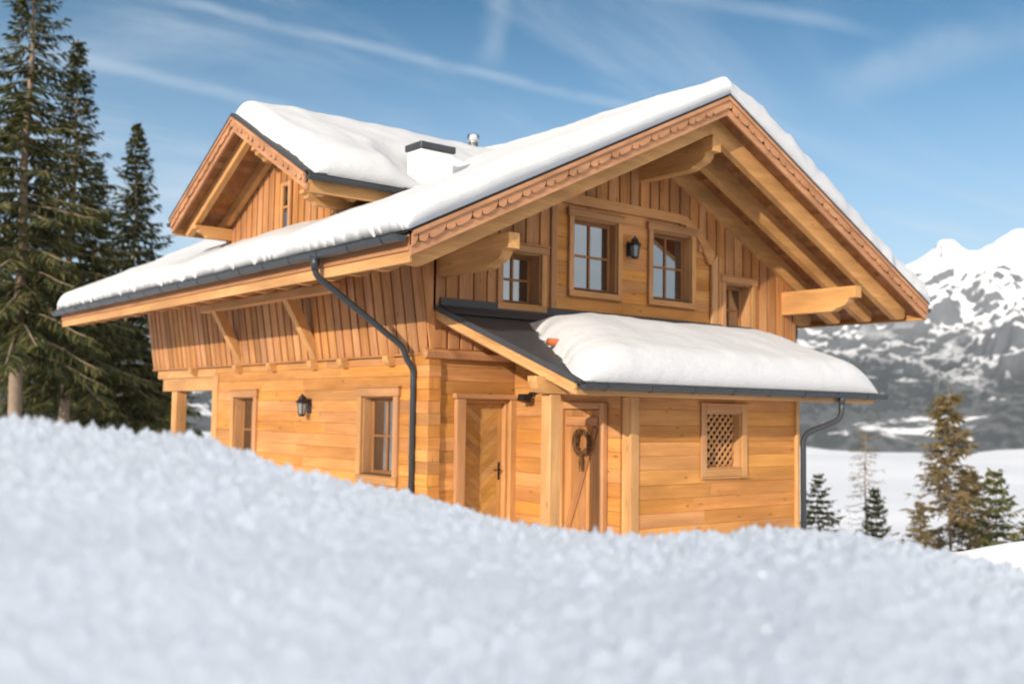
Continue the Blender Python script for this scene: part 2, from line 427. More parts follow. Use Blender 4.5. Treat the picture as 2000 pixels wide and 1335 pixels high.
X, Y, Z = ground_z(dd[:, None]+0*th[None, :], th[None, :]+0*dd[:, None])
g = grid_mesh('snow_ground', np.stack([X, Y, Z], -1), FSNOW, closed=True)
g['kind'] = 'structure'; g['label'] = 'snow covered ground with a rough rime crusted bank in front of the chalet'

# loose surface-hoar crystals lying on the near snow: they glint
rs = np.random.RandomState(5); nC = 1800
cdist = 1.5+rs.rand(nC)**1.0*4.0; cth = (rs.rand(nC)-.5)*1.06
cx, cy, cz = ground_z(cdist, cth)
V = []; F = []
for i in range(nC):
    a = rs.normal(size=3); a /= np.linalg.norm(a); b_ = np.cross(a, rs.normal(size=3)); b_ /= np.linalg.norm(b_); c_ = np.cross(a, b_)
    s = .0016+.0055*rs.rand()**6; o = np.array([cx[i], cy[i], cz[i]+s*.4]); k = len(V)
    for q in range(6): V.append(o+s*(cos(q*pi/3)*a+sin(q*pi/3)*b_)+0*c_)
    for q in range(6): V.append(o+s*(cos(q*pi/3)*a+sin(q*pi/3)*b_)+c_*s*.25)
    F += [list(range(k, k+6))[::-1], list(range(k+6, k+12))]+[[k+q, k+(q+1) % 6, k+6+(q+1) % 6, k+6+q] for q in range(6)]
me = bpy.data.meshes.new('snow_crystals'); me.from_pydata([tuple(p) for p in V], [], F); me.materials.append(CRYST)
o = link('snow_crystals', me); tag(o, 'glinting ice crystals scattered over the near snow bank', 'ice crystals', kind='stuff')

# valley fog
FZ = -150.0
a = np.linspace(-pi, pi, 180, endpoint=False); d = np.geomspace(150, 11000, 160)
D_, A_ = np.meshgrid(d, a, indexing='ij'); X = CAM.x+D_*np.sin(A_); Y = CAM.y+D_*np.cos(A_)
Z = FZ+14*fbm(X/900, Y/900, 4, 51)+4*fbm(X/200, Y/200, 3, 61)+np.clip((D_-2500)/2500, 0, 1)*np.clip(75*fbm(X/1300, Y/1300, 6, 55), -15, 120)
o = grid_mesh('valley_fog', np.stack([X, Y, Z], -1), FOG, closed=True); tag(o, 'flat white sea of fog filling the valley below', 'fog', kind='stuff')

# far mountain range
th = np.linspace(-.70, .75, 900); d = np.linspace(5000, 10500, 420)
TH, D_ = np.meshgrid(th, d, indexing='xy')
X = CAM.x+D_*np.sin(YAW+TH); Y = CAM.y+D_*np.cos(YAW+TH); U = 1000+2037*np.tan(TH)
top = np.interp(U, [-600, 0, 300, 700, 1300, 1560, 1700, 1790, 1850, 1900, 1985, 2100, 2400], [640, 700, 690, 640, 590, 585, 560, 525, 518, 510, 478, 462, 490])
yh = 806+(np.clip(U, 0, 2000)-1000)*.0143
H = (yh-top)/2037*np.cos(TH)*8300
t = np.clip((D_-5300)/(8300-5300), 0, 1); sh = t**1.15
bk = np.clip((D_-8300)/2200, 0, 1)
al = TH*7000/900
wx = .25*fbm(X/2500, Y/2500, 3, 71); rid = ridged(X/2400+wx, Y/2400-wx, 7, 81, .5)
prof = H*(sh+.02)*(1-.6*bk)
z = prof*(.86+.10*(rid-.6))+(rid-.75)*190*np.clip(t*1.6-.15, 0, 1)*np.clip(1.1-t*.5, 0, 1)+(45*fbm(X/420, Y/420, 6, 91, .6)+110*(ridged(X/800+.3*wx, Y/800, 5, 95, .55)-.9))*np.clip(t*3, 0, 1)*(1-.75*np.clip((t-.55)/.45, 0, 1))
Zr = np.maximum(z, 0)
want = ((yh-top)/2037*np.cos(TH))[0]; got = ((FZ-60+Zr-CAM.z)/D_).max(0)
ker = np.hanning(81); ker /= ker.sum(); ratio = np.convolve(np.pad(want/np.maximum(got, .005), 40, 'edge'), ker, 'valid')
Z = FZ-60+Zr*np.clip(ratio, .6, 2.2)[None, :]+70*np.clip(t*14, 0, 1)
m, tN, b = mat('mountain_rock_and_snow')
geo = tN.nodes.new('ShaderNodeNewGeometry'); sp = tN.nodes.new('ShaderNodeSeparateXYZ'); tN.links.new(geo.outputs['Normal'], sp.inputs[0])
po = tN.nodes.new('ShaderNodeSeparateXYZ'); tN.links.new(geo.outputs['Position'], po.inputs[0])
nA = noise(tN, mapping(tN, geo.outputs['Position'], (1/80, 1/80, 1/150)), 1.0, 8, .70, .3)
nB = noise(tN, mapping(tN, geo.outputs['Position'], (1/900, 1/900, 1/500)), 1.0, 5, .6, .6)
alt = mth(tN, 'DIVIDE', mth(tN, 'SUBTRACT', po.outputs[2], FZ), 1400.0)
cover = mth(tN, 'ADD', mth(tN, 'ADD', mth(tN, 'MULTIPLY', sp.outputs[2], 2.4), mth(tN, 'MULTIPLY', alt, .75)), mth(tN, 'MULTIPLY', mth(tN, 'SUBTRACT', nA, .5), 2.0))
snowf = ramp(tN, mth(tN, 'MULTIPLY', cover, .36), ((.70, 0.0), (.79, 1.0)))
rock = mixc(tN, nA, (.062, .070, .085), (.165, .168, .178))
forest = mixc(tN, nA, (.014, .019, .022), (.036, .042, .042))
low = ramp(tN, mth(tN, 'ADD', alt, mth(tN, 'MULTIPLY', mth(tN, 'SUBTRACT', nB, .5), .7)), ((.30, 1.0), (.56, 0.0)))
base = mixc(tN, low, rock, forest)
nC = noise(tN, mapping(tN, geo.outputs['Position'], (1/420, 1/420, 1/160)), 1.0, 6, .62, .5)
clear = ramp(tN, nC, ((.585, 0.0), (.64, 1.0)))
snow2 = mth(tN, 'MAXIMUM', mth(tN, 'MULTIPLY', snowf, mth(tN, 'SUBTRACT', 1.0, mth(tN, 'MULTIPLY', low, .94))), mth(tN, 'MULTIPLY', clear, mth(tN, 'MULTIPLY', low, .75)))
tN.links.new(mixc(tN, snow2, base, (.84, .85, .88)), b.inputs['Base Color']); b.inputs['Roughness'].default_value = .9; b.inputs['Specular IOR Level'].default_value = .1
o = grid_mesh('mountain', np.stack([X, Y, Z], -1), m, smooth=True); o['kind'] = 'structure'; o['label'] = 'rocky mountain range with snow fields above dark forest'

# ------------------------------------------------------------------ chalet
XA, YA, ZA = np.eye(3)
R, HR, SL = 4.256, 4.142, .4842              # ridge x, roof top at ridge, slope
LE, RE = -1.62, 10.13                        # roof edge left / right
VY, BY = -1.83, 12.25                        # front verge, back verge
def T(x): return HR-SL*abs(x-R)
cs, sn = 1/sqrt(1+SL*SL), SL/sqrt(1+SL*SL)
house = thing('chalet', 'large new timber chalet with carved bargeboards under a snowy roof', 'chalet', (4.0, 4.0, GZ))
W = 8.51

def courses(mb, ax, face, thick, a0, a1, z0, z1, h, ops, gap=.0025):
    """horizontal boards; ax 'x' runs along X with its face at y=face (thick goes +y), ax 'y' along Y with face x=face (thick goes +x)"""
    z = z0; k = 0
    while z < z1-.02:
        hh = h*random.choice((.92, 1.0, 1.08)); zt = min(z+hh, z1)
        if z1-zt < .06: zt = z1
        cuts = sorted([(o[0], o[1], o[2], o[3]) for o in ops if o[2] < zt and o[3] > z])
        segs = []; cur = a0
        for o in cuts:
            if o[0] > cur: segs.append((cur, o[0], z, zt))
            if o[2] > z+.01: segs.append((o[0], o[1], z, min(o[2], zt)))
            if o[3] < zt-.01: segs.append((o[0], o[1], max(o[3], z), zt))
            cur = o[1]
        if cur < a1: segs.append((cur, a1, z, zt))
        jit = random.uniform(0, .004)
        for s0, s1, q0, q1 in segs:
            pieces = [(s0, s1)]
            if s1-s0 > 3.2:
                c = s0+(s1-s0)*random.uniform(.3, .7); pieces = [(s0, c-.0015), (c+.0015, s1)]
            for e0, e1 in pieces:
                if ax == 'x': mb.bx(e0, e1, face+jit, face+thick, q0+gap/2, q1-gap/2, 'x', .0035)
                else: mb.bx(face+jit, face+thick, e0, e1, q0+gap/2, q1-gap/2, 'y', .0035)
        z = zt; k += 1

# openings  (a0,a1,z0,z1)
wl_near = (.87, 1.78, -1.83, -.64); wl_far = (5.57, 6.42, -1.83, -.64)
door = (.62, 1.44, GZ, -.665)
g1 = (2.70, 3.68, 1.09, 2.27); g3 = (4.51, 5.49, 1.09, 2.27); gs = (1.25, 2.01, .78, 1.57); gr = (6.37, 7.12, .62, 1.54)
lat = (3.10, 3.88, -1.61, -.82)
# ground floor timber walls
mb = MB()
courses(mb, 'y', 0.0, .20, .20, 7.38, GZ, -.03, .185, [wl_near, wl_far])
courses(mb, 'x', 0.02, .20, 0.14, W, GZ, -.03, .185, [door])
courses(mb, 'x', 7.18, .19, .21, W-.2, GZ, -.03, .2, [])
courses(mb, 'y', W-.2, .19, .23, 7.17, GZ, -.03, .2, [])
mb.build('timber_wall', WALL, house)
# dovetailed corner of the ground floor
mb = MB(); z = GZ; i = 0
while z < -.06:
    h = .17; zt = min(z+h, -.05)
    if i % 2: mb.bx(-.042, .170, -.036, .40, z+.001, zt-.001, 'y', .004)
    else: mb.bx(-.036, .175, -.042, .385, z+.001, zt-.001, 'x', .004)
    z = zt; i += 1
mb.build('corner_joint', WALL, house)
mb = MB(); mb.bx(-.03, .17, 7.20, 7.44, GZ, -.2, 'z', .01); mb.build('corner_post', BEAM, house)
# slab between the floors, ledge
mb = MB(); mb.bx(.02, W-.02, .03, 10.6, -.028, .02, 'y'); mb.build('floor_slab', WALL, house)
mb = MB(); mb.prism([(-.10, -.02), (.02, .05), (.02, -.10), (-.06, -.10)], (-.10, .0, 0), YA, ZA, XA, W*.0+1.75, swap=False)
mb.build('ledge', TRIM, house)
mb = MB(); mb.bx(-.06, .0, .05, 10.62, -.052, -.028, 'y', .004); mb.build('drip_board', BOARD, house)

# upper floor left wall: vertical boards leaning outwards to the top
mb = MB(); lean = .15; d = np.array([-lean, 0, 1]); d = d/np.linalg.norm(d); nrm = np.cross(YA, d); zlen = 1.52
y = .02
def lboard(y0, y1, off, th, zb, zl):
    c = np.array([0, (y0+y1)/2, zb])+d*(zl/2)-nrm*0+np.array([-off, 0, 0])
    mb.box(c, d, YA, np.cross(d, YA), zl, (y1-y0), th, .005)
while y < 10.58:
    wd = random.uniform(.20, .25); y1 = min(y+wd, 10.62)
    lboard(y+.001, y1-.001, -.015, .03, -.03, zlen)
    y = y1
y = .0
while y < 10.55:
    cw = random.uniform(.17, .225); y1 = min(y+cw, 10.63)
    lboard(y, y1, .014, .026, -.045+random.uniform(-.006, .006), zlen)
    y += cw+random.uniform(.042, .06)
mb.build('upper_cladding', BOARD, house)
# wedge closing the near end of the leaning wall, and the far end
mb = MB()
mb.prism([(0.0, -.03), (-lean*1.5, 1.5), (.06, 1.5), (.06, -.03)], (0, -.03, 0), XA, ZA, YA, .04, swap=True)
mb.build('corner_board', BOARD, house); mb = MB()
mb.prism([(0.0, -.03), (-lean*1.5, 1.5), (.2, 1.5), (.2, -.03)], (0, 10.60, 0), XA, ZA, YA, .04, swap=True)
mb.build('corner_board', BOARD, house)
# floor beam ends under the cladding
for yy in (.95, 2.30, 3.30, 4.80, 6.20, 8.30):
    mb = MB(); mb.prism([(.1, -.052), (-.15, -.052), (-.15, -.10), (-.12, -.15), (-.06, -.19), (.1, -.19)], (0, yy-.07, 0), XA, ZA, YA, .14)
    mb.build('floor_beam', BEAM, house)
# terrace side: beam, post
mb = MB(); mb.bx(.0, .22, 7.38, 10.12, -.50, -.24, 'y', .012); mb.build('terrace_beam', BEAM, house)
mb = MB(); mb.bx(.0, .22, 7.40, 10.45, -.235, -.055, 'y', .012); mb.build('terrace_joist', BEAM, house)
mb = MB(); mb.bx(.0, .24, 9.35, 9.60, GZ-.4, -.505, 'z', .015); mb.build('terrace_post', BEAM, house)

# gable wall of the upper floor
mb = MB()
def rafz(x): return T(x)-.30
def vboards(mb, x0, x1, wmin, wmax, y0, th, z0, ops, gapw=(0, 0), clip=None, botj=0.0):
    x = x0
    while x < x1-.02:
        wd = random.uniform(wmin, wmax); xe = min(x+wd, x1)
        a, b_ = x+.0012, xe-.0012
        zb = z0+random.uniform(-botj, botj)
        ta, tb = rafz(a), rafz(b_)
        spans = [(zb, None)]
        for o in ops:
            if o[0] < b_ and o[1] > a:
                ns = []
                for s in spans:
                    if s[0] < o[2]-.005: ns.append((s[0], o[2]))
                    if s[1] is None or s[1] > o[3]: ns.append((o[3], s[1]))
                spans = ns
        if clip: 
            spans = [(max(s[0], clip((a+b_)/2)), s[1]) for s in spans]
        for s0, s1 in spans:
            if s1 is None:
                if min(ta, tb) < s0+.03: continue
                pts = [(a, s0), (b_, s0)]
                if a < R < b_: pts += [(b_, tb), (R, rafz(R)), (a, ta)]
                else: pts += [(b_, tb), (a, ta)]
            else:
                if s1-s0 < .02: continue
                pts = [(a, s0), (b_, s0), (b_, s1), (a, s1)]
            mb.prism(pts, (0, y0, 0), XA, ZA, YA, th, swap=True)
        x = xe+random.uniform(*gapw)
PX0, PX1 = 2.30, 6.02
def pan_top(x): return 2.50 if x < 5.25 else 2.50-(x-5.25)*.86
panel_hole = (PX0+.02, PX1-.02, -1, 2.48)
def inpanel(x): return pan_top(x)+.0 if PX0 < x < PX1 else -9
mb = MB()
vboards(mb, -.06, W, .19, .23, .0, .03, .0, [gs, gr], clip=inpanel)
vboards(mb, 0.02, W-.02, .17, .225, -.030, .028, .0, [gs, gr], gapw=(.040, .055), clip=lambda x: inpanel(x)-.02 if PX0 < x < PX1 else (.575 if x < 2.2 else .0), botj=.008)
mb.build('gable_cladding', BOARD, house)
mb = MB(); vboards(mb, .06, .95, .17, .21, -.030, .028, .04, [(-1, 2, .30, 9)], gapw=(.04, .055)); mb.build('lower_cladding', BOARD, house)
mb = MB()
zc = .02
while zc < 2.48:
    zt = min(zc+.19, 2.50); x1 = PX1
    sub = [o for o in (g1, g3)]
    courses(mb, 'x', .012, .05, PX0, x1, zc, zt, .25, sub)
    zc = zt
mb.build('gable_panel', WALL, house)
# ornamental edge boards beside the panel
mb = MB()
mb.bx(2.22, 2.34, -.050, .0, .62, 2.62, 'z', .008)
mb.prism([(6.02, .62), (6.17, .62), (6.17, 2.02), (6.02, 1.86)], (0, -.050, 0), XA, ZA, YA, .05, swap=True)
mb.prism([(6.20, .62), (6.29, .62), (6.29, 1.92), (6.20, 2.0)], (0, -.055, 0), XA, ZA, YA, .05, swap=True)
e = [(2.33, 2.46), (5.15, 2.46), (5.30, 2.44), (5.42, 2.36), (5.50, 2.31), (5.62, 2.26), (5.72, 2.16), (5.80, 2.02), (5.90, 1.88), (5.96, 1.82), (6.03, 1.86)]
top_e = [(6.10, 2.06), (5.96, 2.12), (5.84, 2.28), (5.74, 2.38), (5.58, 2.46), (5.46, 2.53), (5.32, 2.60), (5.15, 2.62), (2.33, 2.62)]
mb.prism(e+top_e, (0, -.052, 0), XA, ZA, YA, .05)
mb.build('panel_trim', TRIM, house)
# box behind the gable so that no light leaks through joints
mb = MB()
mb.prism([(.10, .02), (W-.1, .02), (W-.1, T(W)-.34), (R, T(R)-.34), (.10, T(.1)-.34)], (0, .30, 0), XA, ZA, YA, .05)
mb.prism([(.10, .02), (W-.1, .02), (W-.1, T(W)-.34), (R, T(R)-.34), (.10, T(.1)-.34)], (0, 10.5, 0), XA, ZA, YA, .05)
mb.bx(W-.12, W-.02, .05, 10.5, .0, 1.6, 'y'); mb.bx(.06, .10, .05, 10.5, .03, 1.5, 'y')
mb.build('inner_wall', SOFF, house)

def window(name, ax, face, o, trim, depth, hood=True, sill=True, panes=(2, 2), label=None, blind=None):
    """o: opening (a0,a1,z0,z1); ax 'x' -> faces -Y at y=face, 'y' -> faces -X at x=face"""
    a0, a1, z0, z1 = o
    def B(mb, p0, p1, q0, q1, r0, r1, long, bev=.005, mi=0):   # p along wall, q depth (outwards negative), r height
        if ax == 'x': mb.bx(p0, p1, face+q0, face+q1, r0, r1, {'a': 'x', 'z': 'z'}[long], bev, mi)
        else: mb.bx(face+q0, face+q1, p0, p1, r0, r1, {'a': 'y', 'z': 'z'}[long], bev, mi)
    mb = MB(); t = trim
    B(mb, a0-t, a0, -.045, 0, z0, z1, 'z'); B(mb, a1, a1+t, -.045, 0, z0, z1, 'z')
    B(mb, a0-t-.03, a1+t+.03, -.055, 0, z1+.001, z1+t+.01, 'a')
    if hood: B(mb, a0-t-.05, a1+t+.05, -.075, 0, z1+t+.012, z1+t+.034, 'a')
    B(mb, a0-t, a1+t, -.05, 0, z0-t, z0-.001, 'a')
    # reveal lining
    B(mb, a0-.002, a0+.02, .001, depth+.06, z0, z1, 'z'); B(mb, a1-.02, a1+.002, .001, depth+.06, z0, z1, 'z')
    B(mb, a0+.021, a1-.021, .001, depth+.06, z1-.02, z1+.002, 'a'); B(mb, a0+.021, a1-.021, .001, depth+.06, z0-.002, z0+.02, 'a')
    root = mb.build(name, TRIM, house)
    if label: root['label'] = label
    p0, p1, r0, r1 = a0+.022, a1-.022, z0+.022, z1-.022
    mb = MB(); f = .055
    B(mb, p0, p0+f, depth, depth+.05, r0, r1, 'z'); B(mb, p1-f, p1, depth, depth+.05, r0, r1, 'z')
    B(mb, p0+f, p1-f, depth, depth+.05, r1-f, r1, 'a'); B(mb, p0+f, p1-f, depth, depth+.05, r0, r0+f, 'a')
    nx, nz = panes
    for i in range(1, nx):
        c = p0+(p1-p0)*i/nx; B(mb, c-.02, c+.02, depth-.004, depth+.04, r0+f, r1-f, 'z')
    for i in range(1, nz):
        c = r0+(r1-r0)*i/nz; B(mb, p0+f, p1-f, depth-.001, depth+.038, c-.017, c+.017, 'a')
    mb.build('sash', SASH, root)
    mb = MB(); B(mb, p0+f-.01, p1-f+.01, depth+.022, depth+.03, r0+f-.01, r1-f+.01, 'a', .001); mb.build('pane', GLASS, root)
    if sill:
        mb = MB(); B(mb, p0, p1, -.03, depth-.001, z0+.021, z0+.029, 'a', .002); mb.build('sill', METAL, root)
    return root
window('window', 'x', .0, g1, .10, .14, label='taller lit window of the gable panel reflecting the sky')
window('window', 'x', .0, g3, .10, .14)
window('window', 'x', -.03, gs, .10, .22)
window('window', 'x', -.03, gr, .10, .20)
window('window', 'y', .0, wl_near, .12, .15)
window('window', 'y', .0, wl_far, .12, .15)

# ---------- lean-to over the entrance
VS, VZ0 = .366, .626          # slope, top at wall
LX0, LX1, LY = .07, 6.47, -2.97
def LT(y): return VZ0+VS*y
lc = 1/sqrt(1+VS*VS); dirS = np.array([0, -lc, -VS*lc]); nS = np.array([0, -VS*lc, lc])
lean_to = None
mb = MB()
mb.prism([(.0, VZ0), (LY, LT(LY)), (LY, LT(LY)-.035), (.0, VZ0-.035)], (LX0, 0, 0), YA, ZA, XA, LX1-LX0)
mb.prism([(.0, VZ0+.14), (-.012, VZ0+.14), (-.02, VZ0+.03), (-.30, LT(-.30)+.012), (-.30, LT(-.30)+.004), (.0, VZ0+.004)], (LX0+.05, -.06, 0), YA, ZA, XA, LX1-LX0+.6)
mb.prism([(.02, VZ0+.05), (LY-.01, LT(LY)+.05), (LY-.01, LT(LY)-.03), (.02, VZ0-.03)], (LX0-.03, 0, 0), YA, ZA, XA, .028)
lean_to = mb.build('porch_roof', ROOFM, house)
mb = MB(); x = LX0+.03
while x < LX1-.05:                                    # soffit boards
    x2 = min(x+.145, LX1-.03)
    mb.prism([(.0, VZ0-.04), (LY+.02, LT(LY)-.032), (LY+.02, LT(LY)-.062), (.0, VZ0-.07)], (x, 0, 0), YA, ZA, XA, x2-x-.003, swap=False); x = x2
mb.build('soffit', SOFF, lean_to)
mb = MB()
for k, (t0, t1, xo, y1) in enumerate(((.036, .095, -.012, LY), (.098, .175, .004, LY+.03))):
    mb.prism([(-.03, VZ0-t0), (y1, LT(y1)-t0), (y1, LT(y1)-t1), (-.03, VZ0-t1)], (LX0+xo, 0, 0), YA, ZA, XA, .03)
mb.build('bargeboard', BEAM, lean_to)
for i, xr_ in enumerate([.22, 1.15, 2.10, 3.05, 4.0, 4.95, 5.9]):
    mb = MB(); h0, h1 = .072, .215
    e_ = LY+.10
    mb.prism([(.0, VZ0-h0), (e_, LT(e_)-h0), (e_-.0, LT(e_)-h1+.06), (e_+.07, LT(e_)-h1+.01), (e_+.16, LT(e_+.16)-h1), (.0, VZ0-h1)], (xr_-.06, 0, 0), YA, ZA, XA, .12)
    mb.build('rafter', BEAM, lean_to)
mb = MB(); mb.bx(LX0+.02, LX1-.02, LY+.02, LY+.045, LT(LY)-.17, LT(LY)-.036, 'x', .004); mb.build('fascia', BEAM, lean_to)
def gutter(name, x0, x1, c0, c1, r, parent, along):
    """half-round gutter; along 'x' from x0 to x1 centred at (y,z)=(c0,c1) ; along 'y' centred at (x,z)"""
    mb = MB(); n = 12
    o_ = [(r*cos(pi+pi*k/n), r*sin(pi+pi*k/n)) for k in range(n+1)]
    i_ = [((r-.008)*cos(pi+pi*k/n), (r-.008)*sin(pi+pi*k/n)) for k in range(n+1)]
    pts = o_+[(r+.012, .0), (r+.012, .012), (r-.010, .012)]+i_[::-1][0:]+[(-r+.012, .014), (-r-.012, .014)]
    if along == 'x': mb.prism(pts, (x0, c0, c1), YA, ZA, XA, x1-x0)
    else: mb.prism(pts, (c0, x0, c1), XA, ZA, YA, x1-x0)
    half = [(r*cos(pi+pi*k/n), r*sin(pi+pi*k/n)) for k in range(n+1)]
    for e in (x0-.004, x1):
        if along == 'x': mb.prism(half, (e, c0, c1), YA, ZA, XA, .004)
        else: mb.prism(half, (c0, e, c1), XA, ZA, YA, .004)
    root = mb.build(name, METAL, parent)
    q = x0+.35
    while q < x1-.1:                                   # strap brackets
        hb = MB(); ro = r+.007
        half2 = [(ro*cos(pi+pi*k/n), ro*sin(pi+pi*k/n)) for k in range(n+1)]+[((r+.001)*cos(2*pi-pi*k/n), (r+.001)*sin(2*pi-pi*k/n)) for k in range(n+1)]
        if along == 'x': hb.prism(half2, (q, c0, c1), YA, ZA, XA, .028)
        else: hb.prism(half2, (c0, q, c1), XA, ZA, YA, .028)
        hb.build('bracket', METAL, root); q += .8
    return root
gutter('gutter', LX0+.05, LX1+.16, LY-.062, LT(LY)-.045, .068, lean_to, 'x')
# snow guard log half buried in the snow
mb = MB(); yg = -1.75; mb.tube([(LX0+.62, yg, LT(yg)+.10), (LX1-.5, yg, LT(yg)+.10)], .052, 14); mb.build('snow_guard', RUST, lean_to)
# downpipe right
mb = MB()
mb.tube(arc([(5.46, LY-.062, LT(LY)-.10), (5.46, LY-.062, LT(LY)-.42), (5.275, -2.47, -1.12), (5.275, -2.47, GZ)], .16), .044, 12)
mb.tube([(5.46, LY-.062, LT(LY)-.07), (5.46, LY-.062, LT(LY)-.20)], [.07, .046], 12)
mb.build('downpipe', METAL, house)
# posts and beam
mb = MB(); mb.bx(.17, .35, -2.40, -2.22, GZ, -.615, 'z', .012); mb.build('porch_post', BEAM, house)
mb = MB(); mb.bx(1.585, 1.755, -2.40, -2.23, GZ, -.615, 'z', .012); mb.build('porch_post', BEAM, house)
mb = MB(); mb.prism([(-.07, -.40), (1.95, -.40), (1.95, -.56), (1.86, -.612), (.12, -.612), (.05, -.60), (-.02, -.55), (-.07, -.47)], (0, -2.41, 0), XA, ZA, YA, .17); mb.build('porch_beam', BEAM, house)
# storage room walls
mb = MB()
courses(mb, 'x', -2.385, .14, 1.76, 5.17, GZ, -.36, .205, [lat])
courses(mb, 'y', 1.55, .12, -2.228, -2.00, GZ, -.3, .205, [])
courses(mb, 'y', 1.55, .12, -1.12, .0, GZ, .2, .205, [])
courses(mb, 'y', 1.55, .12, -2.00, -1.12, -.72, .0, .205, [])
courses(mb, 'y', 5.05, .13, -2.24, .0, GZ, -.28, .205, [])
mb.build('storage_wall', WALL, house)
mb = MB(); mb.bx(5.172, 5.25, -2.43, -2.24, GZ, -.40, 'z', .01); mb.build('corner_post', BEAM, house)
# lattice window
a0, a1, z0, z1 = lat; t = .115; f0 = -2.385
mb = MB()
for q in ((a0-t, a0, z0-t, z1+t, 'z'), (a1, a1+t, z0-t, z1+t, 'z'), (a0+.001, a1-.001, z1, z1+t, 'x'), (a0+.001, a1-.001, z0-t, z0, 'x')):
    mb.bx(q[0], q[1], f0-.03, f0+.0, q[2], q[3], q[4], .005)
mb.bx(a0-t-.03, a1+t+.03, f0-.055, f0, z1+t+.001, z1+t+.024, 'x'); mb.bx(a0-t-.01, a1+t+.01, f0-.05, f0, z0-t-.022, z0-t-.001, 'x')
mb.bx(a0-.001, a0+.02, f0+.001, f0+.18, z0, z1, 'z'); mb.bx(a1-.02, a1+.001, f0+.001, f0+.18, z0, z1, 'z'); mb.bx(a0+.02, a1-.02, f0+.001, f0+.18, z0-.001, z0+.02, 'x'); mb.bx(a0+.02, a1-.02, f0+.001, f0+.18, z1-.02, z1+.001, 'x')
lw = mb.build('lattice_window', TRIM, house)
mb = MB(); st = .125; x0, x1 = a0+.02, a1-.02; y0_, y1_ = z0+.02, z1-.02
for sgn, yy in ((1, f0+.12), (-1, f0+.136)):
    k = -12
    while k < 24:
        c = x0+k*st
        p = []
        if sgn > 0: s0 = max(0, (x0-c)); s1 = min(y1_-y0_, x1-c); pa = (c+s0, y0_+s0); pb = (c+s1, y0_+s1)
        else: s0 = max(0, (x0-c)); s1 = min(y1_-y0_, x1-c); pa = (c+s0, y1_-s0); pb = (c+s1, y1_-s1)
        if s1-s0 > .03: mb.beam((pa[0], yy, pa[1]), (pb[0], yy, pb[1]), .014, .036, (0, 1, 0) if 0 else (0, 0, 1), .002)
        k += 1
mb.build('lattice', TRIM, lw)
mb = MB(); mb.bx(a0-.1, a1+.1, f0+.19, f0+.20, z0-.1, z1+.1, 'x'); mb.build('dark_backing', ROOMDARK, lw)  # near-black sheet stands in for the unlit room behind the lattice

# entrance door (herringbone) in the gable wall
mb = MB()
a0, a1, z0, z1 = door
mb.bx(a0-.17, a0, -.055, .02, GZ, z1, 'z', .01); mb.bx(a1, a1+.13, -.055, .02, GZ, z1, 'z', .01); mb.bx(a0-.20, a1+.16, -.065, .02, z1+.001, z1+.075, 'x', .01)
mb.bx(a0-.002, a0+.045, .021, .16, GZ, z1, 'z'); mb.bx(a1-.045, a1+.002, .021, .16, GZ, z1, 'z'); mb.bx(a0+.046, a1-.046, .021, .16, z1-.05, z1+.002, 'x')
dr = mb.build('entrance_door', TRIM, house)
mb = MB(); x0, x1 = a0+.046, a1-.046; xm = x0+(x1-x0)*.5; zt = z1-.052; yf = .10
mb.bx(x0, x1, yf+.02, yf+.06, GZ+.02, zt, 'z', .002)
def herr(xa, xb, sgn):
    z = GZ-1.0; h = .118
    while z < zt+.8:
        dz = sgn*(xb-xa)*.80
        q = [(xa, z), (xb, z+dz), (xb, z+dz+h-.004), (xa, z+h-.004)]
        q = clip_poly(q, GZ+.02, zt)
        if len(q) > 2: mb.prism(q, (0, yf, 0), XA, ZA, YA, .02)
        z += h
def clip_poly(P, lo, hi):
    for lim, s in ((lo, 1), (hi, -1)):
        out = []
        for i in range(len(P)):
            a, b_ = P[i-1], P[i]; fa, fb = s*(a[1]-lim), s*(b_[1]-lim)
            if fa*fb < 0:
                t_ = fa/(fa-fb); out.append((a[0]+(b_[0]-a[0])*t_, lim))
            if fb >= 0: out.append(b_)
        P = out
        if len(P) < 3: return []
    return P
herr(x0, xm-.002, -1); herr(xm+.002, x1-.085, 1)
mb.bx(x1-.083, x1, yf, yf+.02, GZ+.02, zt, 'z', .003)
mb.build('door_leaf', DOORW, dr)
mb = MB(); hx, hz = x1-.05, -1.72
mb.bx(hx-.02, hx+.02, yf-.006, yf-.001, hz-.13, hz+.13, 'z', .003)
mb.tube(arc([(hx, yf-.005, hz+.02), (hx, yf-.06, hz+.02), (hx-.13, yf-.06, hz+.015)], .03), .010, 8)
mb.build('handle', BLACK, dr)
# plank door of the storage room, facing -X
mb = MB(); ya, yb = -1.905, -1.17; zt = -.80; xf = 1.52
y = ya
while y < yb-.02:
    y2 = min(y+.148, yb); mb.bx(xf, xf+.03, y+.002, y2-.002, GZ+.03, zt, 'z', .006); y = y2
sdor = mb.build('storage_door', BOARD, house)
mb = MB()
mb.bx(xf-.028, xf-.001, ya+.04, yb-.04, zt-.22, zt-.10, 'y', .006); mb.bx(xf-.028, xf-.001, ya+.04, yb-.04, GZ+.2, GZ+.32, 'y', .006)
mb.beam((xf-.0145, ya+.10, zt-.24), (xf-.0145, yb-.10, GZ+.34), .11, .026, (1, 0, 0), .006)
mb.build('ledger', BOARD, sdor)
mb = MB(); mb.bx(1.47, 1.56, -1.995, -1.907, GZ, -.70, 'z', .008); mb.bx(1.47, 1.56, -1.168, -1.08, GZ, -.70, 'z', .008); mb.bx(1.475, 1.56, -1.906, -1.169, -.79, -.70, 'y', .008)
mb.build('door_frame', TRIM, sdor)

